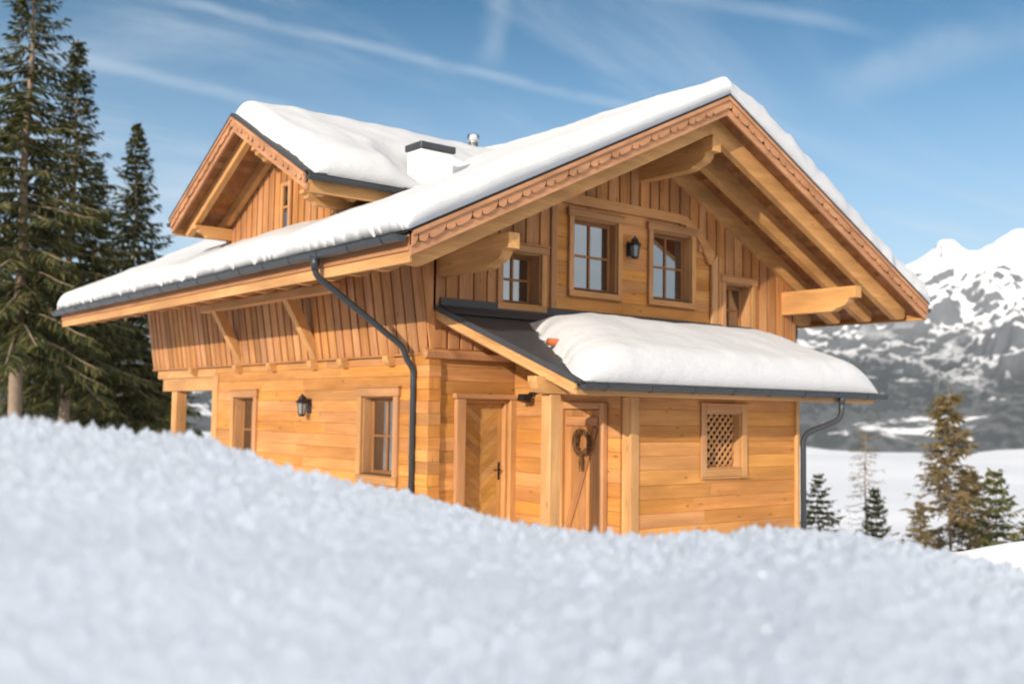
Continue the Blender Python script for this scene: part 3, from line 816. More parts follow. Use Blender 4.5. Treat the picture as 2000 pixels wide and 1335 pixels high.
# ---------- purlins and braces
def purlin(x, wd, z0, z1, tip, prof=True, y1=.0):
    mb = MB(); h = z1-z0
    p = [(y1, z0), (tip+.52, z0), (tip+.44, z0+.02), (tip+.40, z0+.05), (tip+.34, z0+.06), (tip+.22, z0+.10), (tip+.15, z0+.17), (tip+.14, z0+.22), (tip, z0+.225), (tip, z1), (y1, z1)]
    mb.prism(p, (x, 0, 0), YA, ZA, XA, wd); return mb.build('purlin', BEAM, house)
purlin(R-.10, .20, 3.05, T(R-.11)-.59, -1.62)
purlin(.10, .18, 1.07, 1.50, -1.62)
purlin(8.23-.18, .18, 1.07, 1.50, -1.62)
mb = MB(); mb.bx(-.62, -.46, 1.75, 6.75, .93, 1.08, 'y', .012); mb.build('eave_purlin', BEAM, house)
for yy in (6.19, 3.33):
    mb = MB(); mb.prism([(-.03, -.02), (-.03, .22), (-.40, .93), (-.60, .93), (-.34, .48)], (0, yy-.08, 0), XA, ZA, YA, .16, swap=True); mb.build('brace', BEAM, house)
    
# ---------- main roof
mb = MB()
def slope_prism(mb, xa, xb, t0, t1, y0, y1, mi=0):
    mb.prism([(xa, T(xa)-t0), (xb, T(xb)-t0), (xb, T(xb)-t1), (xa, T(xa)-t1)], (0, y0, 0), XA, ZA, YA, y1-y0, mi)
slope_prism(mb, LE, R, 0, .035, VY, BY); slope_prism(mb, R, RE, 0, .035, VY, BY)
slope_prism(mb, LE+.12, R-.0, .036, .19, VY+.06, BY-.06); slope_prism(mb, R, RE-.12, .036, .19, VY+.06, BY-.06)
# raised metal verge flashing
for xa, xb in ((LE, R), (R, RE)):
    slope_prism(mb, xa, xb, -.012, -.002, VY-.048, VY+.05); slope_prism(mb, xa, xb, -.001, .020, VY-.048, VY-.0435)
roof = mb.build('roof', ROOFM, house)
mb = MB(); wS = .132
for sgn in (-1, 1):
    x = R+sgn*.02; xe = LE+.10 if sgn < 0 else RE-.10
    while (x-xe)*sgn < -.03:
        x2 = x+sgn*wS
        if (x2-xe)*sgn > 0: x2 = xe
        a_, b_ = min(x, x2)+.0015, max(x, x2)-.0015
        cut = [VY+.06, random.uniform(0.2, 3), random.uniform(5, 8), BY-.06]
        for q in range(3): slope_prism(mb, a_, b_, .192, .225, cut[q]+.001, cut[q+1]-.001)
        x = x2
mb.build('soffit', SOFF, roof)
ry = -1.45; k = 0
while ry < 12:
    for sgn in (-1, 1):
        mb = MB(); e_ = LE+.13 if sgn < 0 else RE-.27
        a_ = R; z_ = .57; t0 = .227
        s = 1 if sgn < 0 else -1
        mb.prism([(a_, T(a_)-t0), (e_, T(e_)-t0), (e_, T(e_)-z_+.22), (e_+s*.04, T(e_)-z_+.17), (e_+s*.13, T(e_)-z_+.15), (e_+s*.24, T(e_+s*.24)-z_+.03), (e_+s*.30, T(e_+s*.30)-z_), (a_, T(a_)-z_)], (0, ry-.06+.001*sgn, 0), XA, ZA, YA, .12)
        mb.build('rafter', BEAM, roof)
    ry += .70
# fascia on both eaves: upper board and a lower, prouder board
mb = MB()
mb.bx(LE+.05, LE+.078, VY+.04, BY-.04, T(LE)-.245, T(LE)-.037, 'y', .004); mb.build('fascia', BOARD, roof)
mb = MB(); mb.bx(RE-.078, RE-.05, VY+.04, BY-.04, T(RE)-.245, T(RE)-.037, 'y', .004); mb.build('fascia', BOARD, roof)
for xa, xb in ((LE+.07, LE+.115), (RE-.115, RE-.07)):
    mb = MB(); mb.bx(xa, xb, VY+.05, BY-.05, T(LE)-(.385 if xa < 0 else .30), T(LE)-.247, 'y', .006); mb.build('eave_board', BEAM, roof)
gutter('gutter', VY+.02, BY+.05, LE-.068, T(LE)-.075, .076, roof, 'y')
gutter('gutter', VY+.02, BY+.05, RE+.068, T(RE)-.075, .076, roof, 'y')

# carved bargeboards
def notch_edge(x0, x1, zoff, per):
    """points from x0 to x1 along a lower edge with keyhole notches and scallops; z offset below the roof line"""
    pts = []; x = x0; i = 0
    while x < x1-per*.6:
        L_ = per
        jv = random.uniform(.75, 1.2)
        for fx, dz in ((0, 0), (.10, .012), (.16, .030), (.20, .070), (.185, .085), (.215, .10), (.245, .085), (.235, .070), (.27, .025), (.36, .0), (.46, -.012), (.54, .004), (.58, .030), (.56, .045), (.595, .06), (.625, .045), (.615, .030), (.66, .006), (.78, -.010), (.90, -.004)):
            pts.append((x+fx*L_, zoff-dz*jv))
        x += L_; i += 1
    pts.append((x1, zoff)); return pts
def barge(parent, xa, xb, Tf, y, dirn, axis, d_top=.04, d_mid=.10, d_over=.225, d_bot=.335, per=.40):
    """three-layer bargeboard along a slope from xa to xb in plane y (front towards -dirn)"""
    def PP(mb, pts, off, th):
        q = [(x, Tf(x)-t) for x, t in pts]
        if axis == 'x': mb.prism(q, (0, y-off, 0), XA, ZA, YA, th)
        else: mb.prism(q, (y-off, 0, 0), YA, ZA, XA, th)
    mb = MB()
    PP(mb, [(xa, d_over-.012), (xb, d_over-.012), (xb, d_bot), (xa, d_bot)], 0.0, .035)       # lower board
    root = mb.build('bargeboard', BARGE, parent)
    mb = MB()
    lo, hi = min(xa, xb), max(xa, xb)
    e = [(x, t) for x, t in notch_edge(lo, hi, d_over, per)]
    PP(mb, [(hi, d_mid), (lo, d_mid)]+e, .030, .028)
    mb.build('carved_board', BARGE, root)
    mb = MB(); PP(mb, [(xa, d_top+.0), (xb, d_top+.0), (xb, d_mid-.002), (xa, d_mid-.002)], .052, .050); mb.build('top_moulding', BARGE, root)
    return root
barge(roof, LE+.06, R-.001, T, VY, -1, 'x'); barge(roof, R+.001, RE-.06, T, VY, -1, 'x')

# left downpipe with its swan neck
mb = MB(); yp = .29
mb.tube(arc([(LE-.068, yp, T(LE)-.12), (LE-.068, yp, .95), (-.26, yp+.0, .05), (-.20, yp, -.12), (-.075, yp, -.26), (-.075, yp, GZ)], .13), .045, 12)
mb.tube([(LE-.068, yp, T(LE)-.10), (LE-.068, yp, T(LE)-.30)], [.075, .047], 12)
dp = mb.build('downpipe', METAL, house)
for zz_ in (-.5, -1.5):
    mb = MB(); mb.tube([(-.075, yp, zz_-.012), (-.075, yp, zz_+.012)], .052, 12); mb.build('clamp', METAL, dp)
mb = MB(); mb.tube(arc([(RE+.068, 1.2, T(RE)-.12), (RE+.068, 1.2, .75), (9.2, 1.0, .22), (8.62, .9, -.0), (8.60, .9, GZ)], .25), .045, 12); mb.build('downpipe', METAL, house)

# chimney, flue
mb = MB(); cx0, cx1, cy0, cy1 = .36, .95, .85, 1.24
mb.bx(cx0, cx1, cy0, cy1, 2.0, 3.13, 'z', .01); ch = mb.build('chimney', PLASTER, house)
mb = MB(); mb.bx(cx0-.03, cx1+.03, cy0-.03, cy1+.03, 3.135, 3.235, 'x', .006); mb.build('chimney_cap', METAL, ch)
mb = MB(); mb.tube([(4.2, 4.7, 3.9), (4.2, 4.7, 4.62)], .10, 18); mb.tube([(4.2, 4.7, 4.62), (4.2, 4.7, 4.66), (4.2, 4.7, 4.78), (4.2, 4.7, 4.80)], [.10, .125, .125, .09], 18)
mb.tube([(4.2, 4.7, 4.44), (4.2, 4.7, 4.47)], [.30, .29], 18); mb.build('flue', STEEL, house)

# ---------- dormer (cross gable looking over the left eave)
DY, DZ, DS, DX = 3.20, 3.763, .532, -1.62
DW = 2.51
def DT(y): return DZ-DS*abs(y-DY)
mb = MB()
def dprism(mb, ya, yb, t0, t1, x0, x1):
    mb.prism([(ya, DT(ya)-t0), (yb, DT(yb)-t0), (yb, DT(yb)-t1), (ya, DT(ya)-t1)], (x0, 0, 0), YA, ZA, XA, x1-x0)
for ya, yb in ((DY-DW, DY), (DY, DY+DW)):
    dprism(mb, ya, yb, .0, .03, DX, 3.4); dprism(mb, ya+(.08 if ya < DY-.1 else 0), yb-(.08 if yb > DY+.1 else 0), .031, .16, DX+.06, 3.3)
    dprism(mb, ya, yb, -.022, -.002, DX-.048, DX+.05); dprism(mb, ya, yb, -.001, .022, DX-.048, DX-.0435)
dorm = mb.build('dormer', ROOFM, house)
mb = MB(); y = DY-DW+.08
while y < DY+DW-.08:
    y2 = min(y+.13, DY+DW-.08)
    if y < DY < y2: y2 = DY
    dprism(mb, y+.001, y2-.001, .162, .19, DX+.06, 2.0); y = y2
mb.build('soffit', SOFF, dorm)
for x in (DX+.27, DX+.80):
    for sgn in (-1, 1):
        mb = MB(); e_ = DY+sgn*(DW-.12); t0, z_ = .192, .40
        mb.prism([(DY, DT(DY)-t0), (e_, DT(e_)-t0), (e_, DT(e_)-z_+.06), (e_-sgn*.10, DT(e_-sgn*.1)-z_), (DY, DT(DY)-z_)], (x-.05, 0, 0), YA, ZA, XA, .10); mb.build('rafter', BEAM, dorm)
barge(dorm, DY-DW+.05, DY-.001, DT, DX, -1, 'y', .035, .085, .185, .275, .40); barge(dorm, DY+.001, DY+DW-.05, DT, DX, -1, 'y', .035, .085, .185, .275, .40)
for ys in (DY-DW+.06, DY+DW-.085):
    mb = MB(); mb.bx(DX+.04, 1.2, ys, ys+.025, DT(DY-DW)-.27, DT(DY-DW)-.04, 'x', .004); mb.build('fascia', BEAM, dorm)
gutter('gutter', DX-.03, 1.2, DY-DW-.055, DT(DY-DW)-.06, .062, dorm, 'x'); gutter('gutter', DX-.03, 1.2, DY+DW+.055, DT(DY-DW)-.06, .062, dorm, 'x')
for (py, wd) in ((DY-.09, .18), (DY-2.02, .14), (DY+1.88, .14)):
    mb = MB(); zt = min(DT(py), DT(py+wd))-.40; xt = -1.28 if abs(py-DY) < .5 else -1.42
    mb.prism([(-.60, zt-.20), (xt+.22, zt-.20), (xt+.18, zt-.15), (xt+.08, zt-.11), (xt+.06, zt-.06), (xt, zt-.05), (xt, zt), (-.60, zt)], (0, py, 0), XA, ZA, YA, wd); mb.build('purlin', BEAM, dorm)
DFX = -.72
mb = MB(); y = DY-2.0
while y < DY+2.0:                       # dormer front boards, vertical
    for (y0_, y1_, xo, th) in ((y+.001, y+.209, DFX, .03), (y, y+.165, DFX-.028, .026)):
        if y0_ < DY < y1_: pts = [(y0_, 1.6), (y1_, 1.6), (y1_, DT(y1_)-.2), (DY, DT(DY)-.2), (y0_, DT(y0_)-.2)]
        else: pts = [(y0_, 1.6), (y1_, 1.6), (y1_, DT(y1_)-.2), (y0_, DT(y0_)-.2)]
        mb.prism(pts, (xo, 0, 0), YA, ZA, XA, th, swap=True)
    y += .21
mb.build('front_cladding', BOARD, dorm)
mb = MB()
for ys in (DY-2.0, DY+1.96):
    mb = MB(); mb.bx(DFX+.01, 3.0, ys, ys+.04, 1.6, DT(DY-2.0)-.19, 'x'); mb.build('cheek', BOARD, dorm)
mb = MB(); a0, a1, z0, z1 = 2.93, 3.12, 2.05, 2.72; f = DFX
mb.bx(f-.075, f-.029, a0-.07, a0, z0-.07, z1+.07, 'z'); mb.bx(f-.075, f-.029, a1, a1+.07, z0-.07, z1+.07, 'z'); mb.bx(f-.08, f-.029, a0, a1, z1, z1+.07, 'y'); mb.bx(f-.08, f-.029, a0, a1, z0-.07, z0, 'y')
mb.bx(f-.06, f-.035, a0, a1, (z0+z1)/2-.02, (z0+z1)/2+.02, 'y')
dw = mb.build('window', TRIM, dorm)
mb = MB(); mb.bx(f-.045, f-.033, a0, a1, z0, z1, 'y', .001); mb.build('window_pane', GLASS, dorm)
mb = MB(); yg = DY-1.35; mb.tube([(DX+.30, yg, DT(yg)+.17), (.6, yg, DT(yg)+.17)], .045, 14); mb.build('snow_guard', RUST, dorm)

# ---------- snow on the roofs
def edge(dist, Rr): 
    q = np.clip(1-dist/Rr, 0, 1); return np.sqrt(np.clip(1-q*q, 0, 1))
def snow_sheet(name, S, Vv, base, nrmf, thick, label):
    """S x Vv grid; base(s,v) point on roof, nrmf(s,v) growth direction, thick(s,v)"""
    s, v = np.meshgrid(S, Vv, indexing='ij')
    Bp = base(s, v); Nn = nrmf(s, v); Th = thick(s, v)
    top = Bp+Nn*Th[..., None]
    bot = Bp+Nn*.0
    r, c = s.shape; me = bpy.data.meshes.new(name); Vx = np.concatenate([top.reshape(-1, 3), bot.reshape(-1, 3)])
    n = r*c; F = []
    i = np.arange(r-1)[:, None]; j = np.arange(c-1)[None, :]
    q = np.stack([i*c+j, (i+1)*c+j, (i+1)*c+j+1, i*c+j+1], -1).reshape(-1, 4); F = [q, q[:, ::-1]+n]
    def rim(a): a = np.array(a); F.append(np.stack([a[:-1], a[1:], a[1:]+n, a[:-1]+n], -1))
    rim(np.arange(c)); rim((r-1)*c+np.arange(c)[::-1]); rim((np.arange(r)*c)[::-1]); rim(np.arange(r)*c+c-1)
    F = np.concatenate(F); th2 = np.concatenate([Th.reshape(-1)]*2)
    F = F[th2[F].max(1) > .018]
    me.vertices.add(len(Vx)); me.vertices.foreach_set('co', Vx.reshape(-1).astype(np.float32))
    me.loops.add(F.size); me.loops.foreach_set('vertex_index', F.reshape(-1)); me.polygons.add(len(F)); me.polygons.foreach_set('loop_start', np.arange(len(F))*4)
    me.polygons.foreach_set('use_smooth', np.ones(len(F), bool)); me.materials.append(SNOW); me.update(calc_edges=True); me.validate()
    o = link(name, me); tag(o, label, 'snow', 'snow lying on the chalet roofs', 'stuff'); return o
def dense(a, b_, n, p=2.2):
    """samples from a to b_ packed towards both ends"""
    t = np.linspace(-1, 1, n); t = np.sign(t)*(1-(1-np.abs(t))**p); return a+(b_-a)*(t+1)/2
# main roof: s runs from left eave over the ridge to the right eave (horizontal x), v along y
def melt(x, y, least):
    dx = np.maximum(np.maximum(cx0-x, x-cx1), 0); dy = np.maximum(np.maximum(cy0-y, y-cy1), 0)
    return least+(1-least)*np.clip((np.hypot(dx, dy)-.05)/.65, 0, 1)**.8
def m_base(s, v): return np.stack([s, v, HR-SL*np.abs(s-R)], -1)
def m_n(s, v):
    k = np.tanh((s-R)/.45); n = np.stack([k*sn, 0*s, np.full_like(s, cs)], -1); return n/np.linalg.norm(n, axis=-1)[..., None]
def m_t(s, v):
    dl = s-(LE-.05)+.035*np.clip(fbm(v*8+.3*np.sin(v*2.3), 0*s, 4, 103, .65), -1, 1); dr_ = (RE-.04)-s; df = v-(VY-.065); db = BY-v
    jag = .05*fbm(s*1.7, v*1.7, 3, 101)
    # the right part of the front edge has slid back a little
    slid = np.clip((s-7.2)/1.2, 0, 1)*(.02+.07*np.clip(fbm(s*2.3, 0*s, 2, 111)+.4, 0, 1))
    t = .31*edge(dl, .34)*edge(np.maximum(dr_, 0), .25)*edge(np.maximum(df-slid+np.where(s > R, .02+jag*.5, jag*.12+.02), 0), .20)*edge(np.maximum(db, 0), .25)
    t = t*(1+.16*fbm(s*.35, v*.35, 3, 121)+.055*fbm(s*1.8, v*1.8, 4, 131))
    t = t*np.where(s > R, 1.0+np.clip((s-R)/.8, 0, 1)*(.25+.5*np.clip(fbm(s*4, v*4, 4, 137)*.3, -.25, .25)), 1.0-.15*np.clip(1-np.abs(s-R)/1.5, 0, 1))
    t = t*melt(s, v, .30)
    return np.maximum(t, .0)+.012*edge(np.maximum(df, 0), .05)*0+.001
snow_sheet('roof_snow', np.concatenate([dense(LE-.03, R, 110), dense(R, RE-.04, 110)[1:]]), dense(VY-.065, BY, 260), m_base, m_n, m_t, 'thick white snow blanket on the main roof of the chalet')
def d_base(s, v): return np.stack([v, s, DZ-DS*np.abs(s-DY)], -1)
dl_ = sqrt(1+DS*DS)
def d_n(s, v):
    k = np.tanh((s-DY)/.5); n = np.stack([0*s, k*DS/dl_, np.full_like(s, 1/dl_)], -1); return n/np.linalg.norm(n, axis=-1)[..., None]
def d_t(s, v):
    slid = .02+.10*np.clip(np.abs(s-DY)/1.6, 0, 1)+.08*fbm(s*1.5, 0*s, 2, 141)
    t = .34*edge(np.maximum(s-(DY-DW-.02), 0), .36)*edge(np.maximum(DY+DW-s, 0), .3)*edge(np.maximum(v-DX-slid, 0), .30)
    return t*(1+.14*fbm(s*.6, v*.6, 3, 151)+.03*fbm(s*2.2, v*2.2, 2, 161))*(.85+.15*np.clip((v-DX)/1.0, 0, 1))*melt(v, s, .2)+.001
snow_sheet('dormer_snow', np.concatenate([dense(DY-DW-.02, DY, 60), dense(DY, DY+DW, 60)[1:]]), np.concatenate([np.linspace(DX, DX+1.2, 60), np.linspace(DX+1.23, 3.6, 50)]), d_base, d_n, d_t, 'rounded snow cap on the dormer roof beside the white chimney')
def l_base(s, v): return np.stack([v, s, VZ0+VS*s], -1)
def l_n(s, v): return np.broadcast_to(nS, s.shape+(3,)).copy()
def l_t(s, v):
    # bare metal strip at the left and along the wall, deep pillow towards the eave
    e0 = LX0+.12+1.2*np.clip((s+2.75)/2.15, 0, 1)**.95+.05*fbm(s*3, 0*s, 2, 171)
    t = .40*edge(np.maximum(v-e0, 0), .8)*edge(np.maximum(LX1+.02-v, 0), .75)*edge(np.maximum(s-(LY-.05), 0), .42)*edge(np.maximum(-.50-s+.05*fbm(v*2, 0*s, 2, 181), 0), .95)
    sm = np.clip((v-LX0-.05)/.5, 0, 1)*edge(np.maximum(s-LY, 0), .2)*np.clip((-2.0-s)/.8, 0, 1)*.05
    return np.maximum(t*(1+.06*fbm(s*.9, v*.9, 3, 191)+.012*fbm(s*7, v*3, 2, 195)), sm)+.001
snow_sheet('porch_snow', dense(LY-.05, -.08, 110), dense(LX0+.02, LX1+.02, 190), l_base, l_n, l_t, 'deep pillow of snow on the low porch roof above the gutter')

# ------------------------------------------------------------------ things on the chalet
def lantern(p, face, label):
    """wall lantern at p (centre of the body), face 'x' hangs on a wall facing -X, 'y' on a wall facing -Y"""
    root = thing('wall_lantern', label, 'lantern', p, 'wall lanterns of the chalet')
    rz = 0 if face == 'y' else -pi/2
    def put(mb, name, m, par):
        o = mb.build(name, m, par); o.location = (0, 0, 0); return o
    mb = MB(); mb.bx(-.05, .05, .12, .15, -.10, .14, 'z', .004); mb.tube(arc([(0, .12, .10), (0, .06, .16), (0, .0, .20)], .03), .011, 8); put(mb, 'wall_plate', BLACK, root)
    def ring(z, r): return [(r*cos(pi/6+k*pi/3), r*sin(pi/6+k*pi/3), z) for k in range(6)]
    def hexa(mb, prof):
        V = [q for z, r in prof for q in ring(z, r)]; F = []
        for i in range(len(prof)-1):
            for k in range(6): F.append([i*6+k, i*6+(k+1) % 6, (i+1)*6+(k+1) % 6, (i+1)*6+k])
        F.append(list(range(6))[::-1]); F.append(list(range((len(prof)-1)*6, len(prof)*6)))
        mb.add(V, F, [[(0, 0)]*len(f) for f in F])
    mb = MB(); hexa(mb, [(.07, .118), (.085, .118), (.13, .07), (.165, .055), (.18, .05), (.20, .018), (.225, .012)]); put(mb, 'lamp_roof', BLACK, root)
    mb = MB(); hexa(mb, [(-.155, .03), (-.145, .058), (-.125, .064), (-.115, .064)])
    for k in range(6):
        a = pi/6+k*pi/3; mb.beam((.062*cos(a), .062*sin(a), -.118), (.086*cos(a), .086*sin(a), .072), .010, .010)
    hexa(mb, [(.060, .086), (.070, .090)]); put(mb, 'cage', BLACK, root)
    mb = MB(); hexa(mb, [(-.114, .057), (.059, .080)]); put(mb, 'glass', LAMPGLASS, root)
    root.rotation_euler = (0, 0, rz); return root
lantern((3.96, -.14, 1.86), 'y', 'black lantern on the shaded gable wall between its two larger windows')
lantern((-.15, 3.475, -.81), 'x', 'black lantern on the sunlit ground floor wall between two windows')
# small floodlight beside the entrance door
fl = thing('floodlight', 'small black floodlight on the wall beside the herringbone entrance door', 'floodlight', (1.55, -.43, -.62))
mb = MB(); mb.bx(1.515, 1.549, -.49, -.37, -.61, -.55, 'y', .006); mb.beam((1.52, -.43, -.58), (1.42, -.43, -.595), .03, .03); mb.build('arm', BLACK, fl)
mb = MB(); mb.prism([(.06, .0), (-.07, .02), (-.10, -.075), (.04, -.11)], (1.41, -.50, -.60), XA, ZA, YA, .15); mb.build('lamp_head', BLACK, fl)
mb = MB(); mb.tube(arc([(1.53, -.49, -.575), (1.535, -.62, -.55), (1.54, -.85, -.56), (1.545, -1.05, -.60)], .08), .010, 6); mb.build('cable', BLACK, fl)
# twig wreath with a hanging bow on the storage door
wr = thing('wreath', 'brown twig wreath with a hanging bow on the plank storage door', 'wreath', (1.45, -1.60, -1.25))
mb = MB(); rs = random.Random(4)
for k in range(46):
    a0 = rs.uniform(0, 2*pi); ln = rs.uniform(.8, 2.2); r0 = .155+rs.uniform(-.03, .03); w_ = rs.uniform(.2, .9); ph = rs.uniform(0, 6)
    path = []
    for i in range(9):
        a = a0+ln*i/8; r = r0+.018*sin(ph+i*w_*1.7); path.append((1.445+.022*sin(ph*2+i*w_), -1.60+r*cos(a)*.9, -1.25+r*sin(a)))
    path[-1] = (path[-1][0]-.02, path[-1][1]+rs.uniform(-.03, .03), path[-1][2]+rs.uniform(-.03, .03))
    mb.tube(path, [.008]*8+[.003], 5)
mb.build('twig_ring', WREATH, wr)
mb = MB()
for k in range(9):
    y = -1.60+rs.uniform(-.03, .03); mb.tube([(1.44, -1.60, -1.40), (1.43+rs.uniform(-.01, .01), y, -1.50), (1.44, y+rs.uniform(-.02, .02), -1.62+rs.uniform(-.03, .03))], [.010, .012, .004], 5)
mb.build('hanging_bow', WREATH, wr)

# ------------------------------------------------------------------ trees
def tube_np(path, r0, r1, seg=6):
    mbx = MB(); n = len(path); mbx.tube(path, [r0+(r1-r0)*i/(n-1) for i in range(n)], seg); return mbx
def spruce_mesh(H, Rb, seed, z_start, dens=1.0, droop=.45, spray=.34, gap=.0):
    rr = np.random.RandomState(seed); V = []; F = []; tv = MB()
    z = z_start
    while z < H-.15:
        f = (z-z_start)/(H-z_start); n = int(round(rr.uniform(4.2, 6.4)*dens))
        a_off = rr.rand()*6.28
        for k in range(max(n, 3)):
            if rr.rand() < gap: continue
            a = a_off+k*2*pi/n+rr.uniform(-.35, .35)
            ln = Rb*((1-f)**(1.0 if H > 10 else 1.1))*rr.uniform(.42, 1.18)+.10; d0 = np.array([cos(a), sin(a), 0]); side = np.array([-sin(a), cos(a), 0])
            up0 = .28*(1-.2*f) if f > .75 else .05
            m = max(4, int(ln/.22)); pts = []
            for i in range(m+1):
                q = i/m; pts.append(np.array([0, 0, z+rr.uniform(-.03, .03)])+d0*ln*q*(1-.06*q)+np.array([0, 0, ln*(up0*q-droop*q*q*(1.15-f)+.20*q**4)]))
            if ln > .5: tv.tube([tuple(p) for p in pts[::2]+([pts[-1]] if m % 2 else [])], [max(.012, .02*ln)*(1-.8*i/max(1, len(pts[::2]))) for i in range(len(pts[::2])+(1 if m % 2 else 0))], 4)
            for i in range(1, m+1):
                q = i/m; p = pts[i]; fw_ = pts[i]-pts[i-1]; fw_ = fw_/np.linalg.norm(fw_)
                wside = .55*ln*(1-q)**.6*.55+.10
                for sgn in (-1, 1, 0):
                    cnt = 3 if sgn else 1
                    for c in range(cnt):
                        l2 = spray*min(1, .18+1.9*(1-f))*rr.uniform(.6, 1.25)+(wside*rr.uniform(.3, 1.0) if sgn else .06)
                        dr_ = fw_*rr.uniform(.35, .9)+side*sgn*rr.uniform(.5, 1.0)+np.array([0, 0, -rr.uniform(.05, .62)])
                        dr_ /= np.linalg.norm(dr_); up_ = np.array([0, 0, 1.0])+rr.normal(size=3)*.5; wv = np.cross(dr_, up_); wv /= np.linalg.norm(wv)
                        wdt = rr.uniform(.030, .060)*(.6+spray); o_ = p+fw_*rr.uniform(-.1, .1)
                        k0 = len(V); mid = o_+dr_*l2*.5+np.array([0, 0, .03*l2])
                        V += [o_-wv*wdt*.35, o_+wv*wdt*.35, mid+wv*wdt, mid-wv*wdt, o_+dr_*l2+np.array([0, 0, -.10*l2])]
                        F += [[k0, k0+1, k0+2, k0+3], [k0+3, k0+2, k0+4]]
        z += rr.uniform(.24, .36)*(1.25-.55*f)*max(1, H/16)
    trunk = MB(); nseg = 14
    trunk.tube([(.05*sin(i*1.3), .05*cos(i*.9), -1.5+(H+1.4)*i/nseg) for i in range(nseg+1)], [max(.015, H*.0125*(1-i/nseg)**.85) for i in range(nseg+1)], 9)
    me = bpy.data.meshes.new('crown'); me.from_pydata([tuple(p) for p in V], [], F)
    return me, trunk, tv
def finish(mbx, name, m):
    me = bpy.data.meshes.new(name); me.from_pydata(mbx.v, [], mbx.f); me.materials.append(m); me.polygons.foreach_set('use_smooth', mbx.sm); me.update(); return me
def tree_meshes(*a, needles=NEEDLE, **k):
    me, trunk, tv = spruce_mesh(*a, **k); me.materials.append(needles)
    return me, finish(trunk, 'trunk', BARK), finish(tv, 'branches', BARK)
def plant(name, label, meshes, loc, sc=1.0, rz=0.0, group=None, wide=1.0):
    t = thing(name, label, 'tree', loc, group); t.rotation_euler = (0, 0, rz); t.scale = (sc*wide, sc*wide, sc)
    for nm, me in zip(('crown', 'trunk', 'branches'), meshes):
        o = bpy.data.objects.new(nm, me); COL.objects.link(o); o.parent = t
    return t
def ground_at(x, y): return float(plateau(np.array(x), np.array(y)))
def spot(u, dist):
    """ground position seen in image column u at a given depth"""
    a = YAW+math.atan((u-1000)/2037); dd_ = dist/cos(a-YAW)
    return CAM.x+dd_*sin(a), CAM.y+dd_*cos(a)
SP = [tree_meshes(24, 4.4, 11, 5.0, droop=.52, gap=.13, spray=.40), tree_meshes(19, 3.6, 12, 3.0, droop=.48, gap=.12, spray=.38), tree_meshes(15, 2.9, 13, 2.0, droop=.42, gap=.08)]
def tree_top(u, v, dist, H):
    """scale so that a tree of height H at column u reaches image row v"""
    x, y = spot(u, dist); z = ground_at(x, y); yh = 806+(u-1000)*.0143
    ztop = CAM.z+(yh-v)/2037*dist
    return (x, y, z-.1), (ztop-z)/H
GL = 'tall spruces left of the chalet'
for (u, v, dist, k, rz, lab) in (
        (32, -190, 33, 0, .3, 'tallest spruce at the left edge with a bare pale lower trunk'),
        (128, 52, 37, 1, 1.9, 'second spruce from the left with a pointed top just right of the tallest one'),
        (252, 226, 41, 2, .8, 'shorter slender spruce standing nearest to the chalet roof'),
        (-70, -60, 40, 0, 2.7, 'spruce half cut off by the left picture edge'),
        (178, 300, 46, 1, 4.0, 'dark spruce standing behind and between the two pointed ones'),
        (335, 560, 56, 2, 5.0, 'small spruce behind the terrace post of the chalet'),
        (75, 330, 52, 1, 3.3, 'spruce in the second row behind the tallest trunk'),
        (300, 640, 62, 2, 2.0, 'low spruce in the back row left of the terrace')):
    loc, s = tree_top(u, v, dist, (24, 19, 15)[k]); plant('spruce_tree', lab, SP[k], loc, s, rz, GL, 1.08)
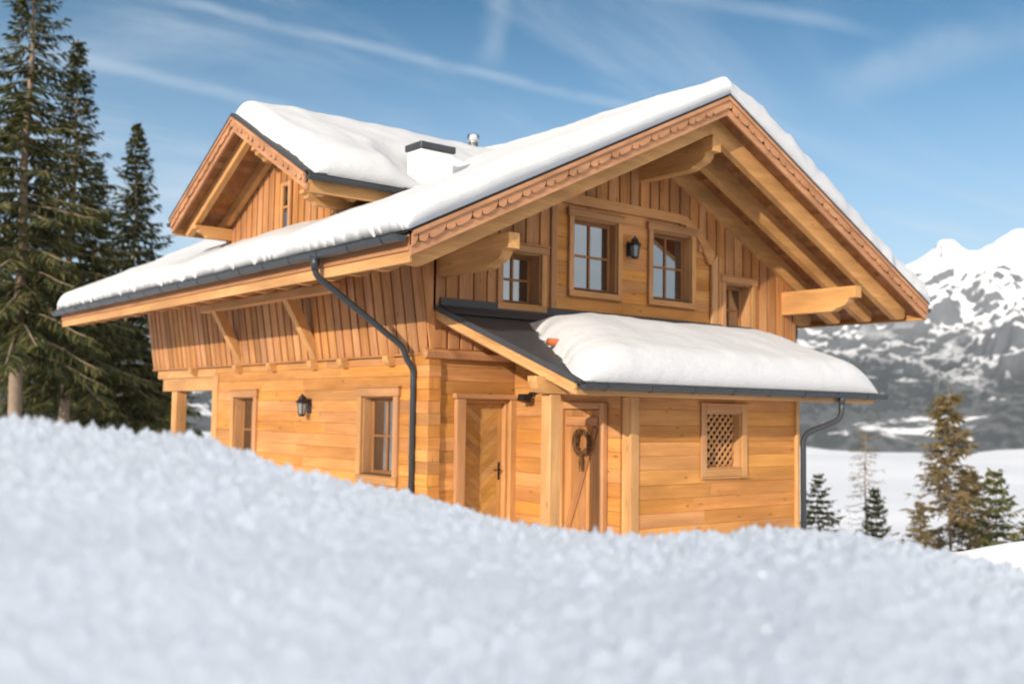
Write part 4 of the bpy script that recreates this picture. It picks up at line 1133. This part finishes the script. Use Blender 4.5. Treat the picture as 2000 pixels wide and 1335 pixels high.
# right: thin young trees on the slope above the fog
YS = tree_meshes(6, 2.3, 21, .3, needles=NEEDLE2, droop=.2, spray=.20)
YD = tree_meshes(6, 2.7, 25, .3, needles=NEEDLE2, droop=.3, spray=.22, gap=.1)
def larch_meshes(H, Rb, seed, nb, twigs, ndl):
    rr = np.random.RandomState(seed); tv = MB(); V = []; F = []
    trunk = MB(); trunk.tube([(.04*sin(i), .04*cos(i*1.4), -1+(H+1)*i/12) for i in range(13)], [max(.010, H*.011*(1-i/12)**.9) for i in range(13)], 8)
    for k in range(nb):
        z = H*(.12+.86*(k+rr.rand())/nb); f = z/H; a = rr.rand()*6.28; ln = Rb*(1.08-f)**.7*rr.uniform(.5, 1.1)
        pts = [np.array([cos(a)*ln*q, sin(a)*ln*q, z+ln*(-.05*q-.30*q*q+.28*q**4)]) + rr.normal(size=3)*.025 for q in np.linspace(0, 1, 6)]
        pts[0] = np.array([0, 0, z]); tv.tube([tuple(p) for p in pts], [.022*(1-.75*i/5) for i in range(6)], 4)
        for j in range(twigs):
            q = rr.uniform(.2, 1); i = min(int(q*5), 4); p = pts[i]+(pts[i+1]-pts[i])*(q*5-i)
            dr_ = np.array([cos(a), sin(a), 0])*rr.uniform(.0, .8)+rr.normal(size=3)*np.array([.6, .6, .25])+np.array([0, 0, -.35]); dr_ /= np.linalg.norm(dr_)
            l2 = rr.uniform(.15, .42); e_ = p+dr_*l2; wv = np.cross(dr_, rr.normal(size=3)); wv /= np.linalg.norm(wv); wd = ndl*rr.uniform(.5, 1.2)
            k0 = len(V); V += [p-wv*wd*.4, p+wv*wd*.4, (p+e_)/2+wv*wd, (p+e_)/2-wv*wd, e_]; F += [[k0, k0+1, k0+2, k0+3], [k0+3, k0+2, k0+4]]
    me = bpy.data.meshes.new('crown'); me.from_pydata([tuple(p) for p in V], [], F); me.materials.append(LARCHN)
    return me, finish(trunk, 'trunk', BARK), finish(tv, 'branches', BARK)
LB = larch_meshes(10, 2.2, 31, 95, 11, .014)
LF = larch_meshes(11, 2.5, 33, 210, 36, .032)
GR = 'young trees on the slope right of the chalet'
for (u, v, dist, ms, H, rz, nm, lab) in (
        (1690, 826, 40, LB, 10, .4, 'larch_tree', 'bare thin larch with sparse twigs in front of the fog'),
        (1852, 752, 42, LF, 11, 1.0, 'larch_tree', 'largest brown twiggy tree right of the chalet'),
        (1598, 912, 33, YD, 6, 2.0, 'spruce_tree', 'small dark spruce right beside the downpipe of the porch corner'),
        (1708, 942, 34, YS, 6, .0, 'spruce_tree', 'small green spruce at the foot of the bare larch'),
        (1942, 905, 36, YS, 6, 1.2, 'spruce_tree', 'narrow green spruce right of the brown twiggy tree'),
        (1795, 965, 31, LF, 11, 3.1, 'larch_tree', 'low brown bushy tree left of the largest twiggy tree'),
        (2012, 985, 40, YD, 6, 3.0, 'spruce_tree', 'small spruce cut off by the right picture edge'),
        (1890, 900, 47, LF, 11, 4.4, 'larch_tree', 'brown tree behind and right of the largest twiggy tree')):
    loc, s = tree_top(u, v, dist, H); plant(nm, lab, ms, loc, s, rz, GR)

# ------------------------------------------------------------------ thin mountain air
hm = bpy.data.materials.new('thin_haze'); hm.use_nodes = True; ht = hm.node_tree
for n in list(ht.nodes): ht.nodes.remove(n)
pv = ht.nodes.new('ShaderNodeVolumePrincipled'); pv.inputs['Color'].default_value = (.80, .90, 1.0, 1); pv.inputs['Density'].default_value = 2.8e-5; pv.inputs['Anisotropy'].default_value = 0.0
ho = ht.nodes.new('ShaderNodeOutputMaterial'); ht.links.new(pv.outputs[0], ho.inputs['Volume'])
mb = MB(); mb.bx(-11500, 11500, -11500, 11500, -760, 1750, 'x', 1.0); hz = mb.build('haze', hm); tag(hz, 'thin pale air softening the far mountain range', 'haze', kind='stuff')
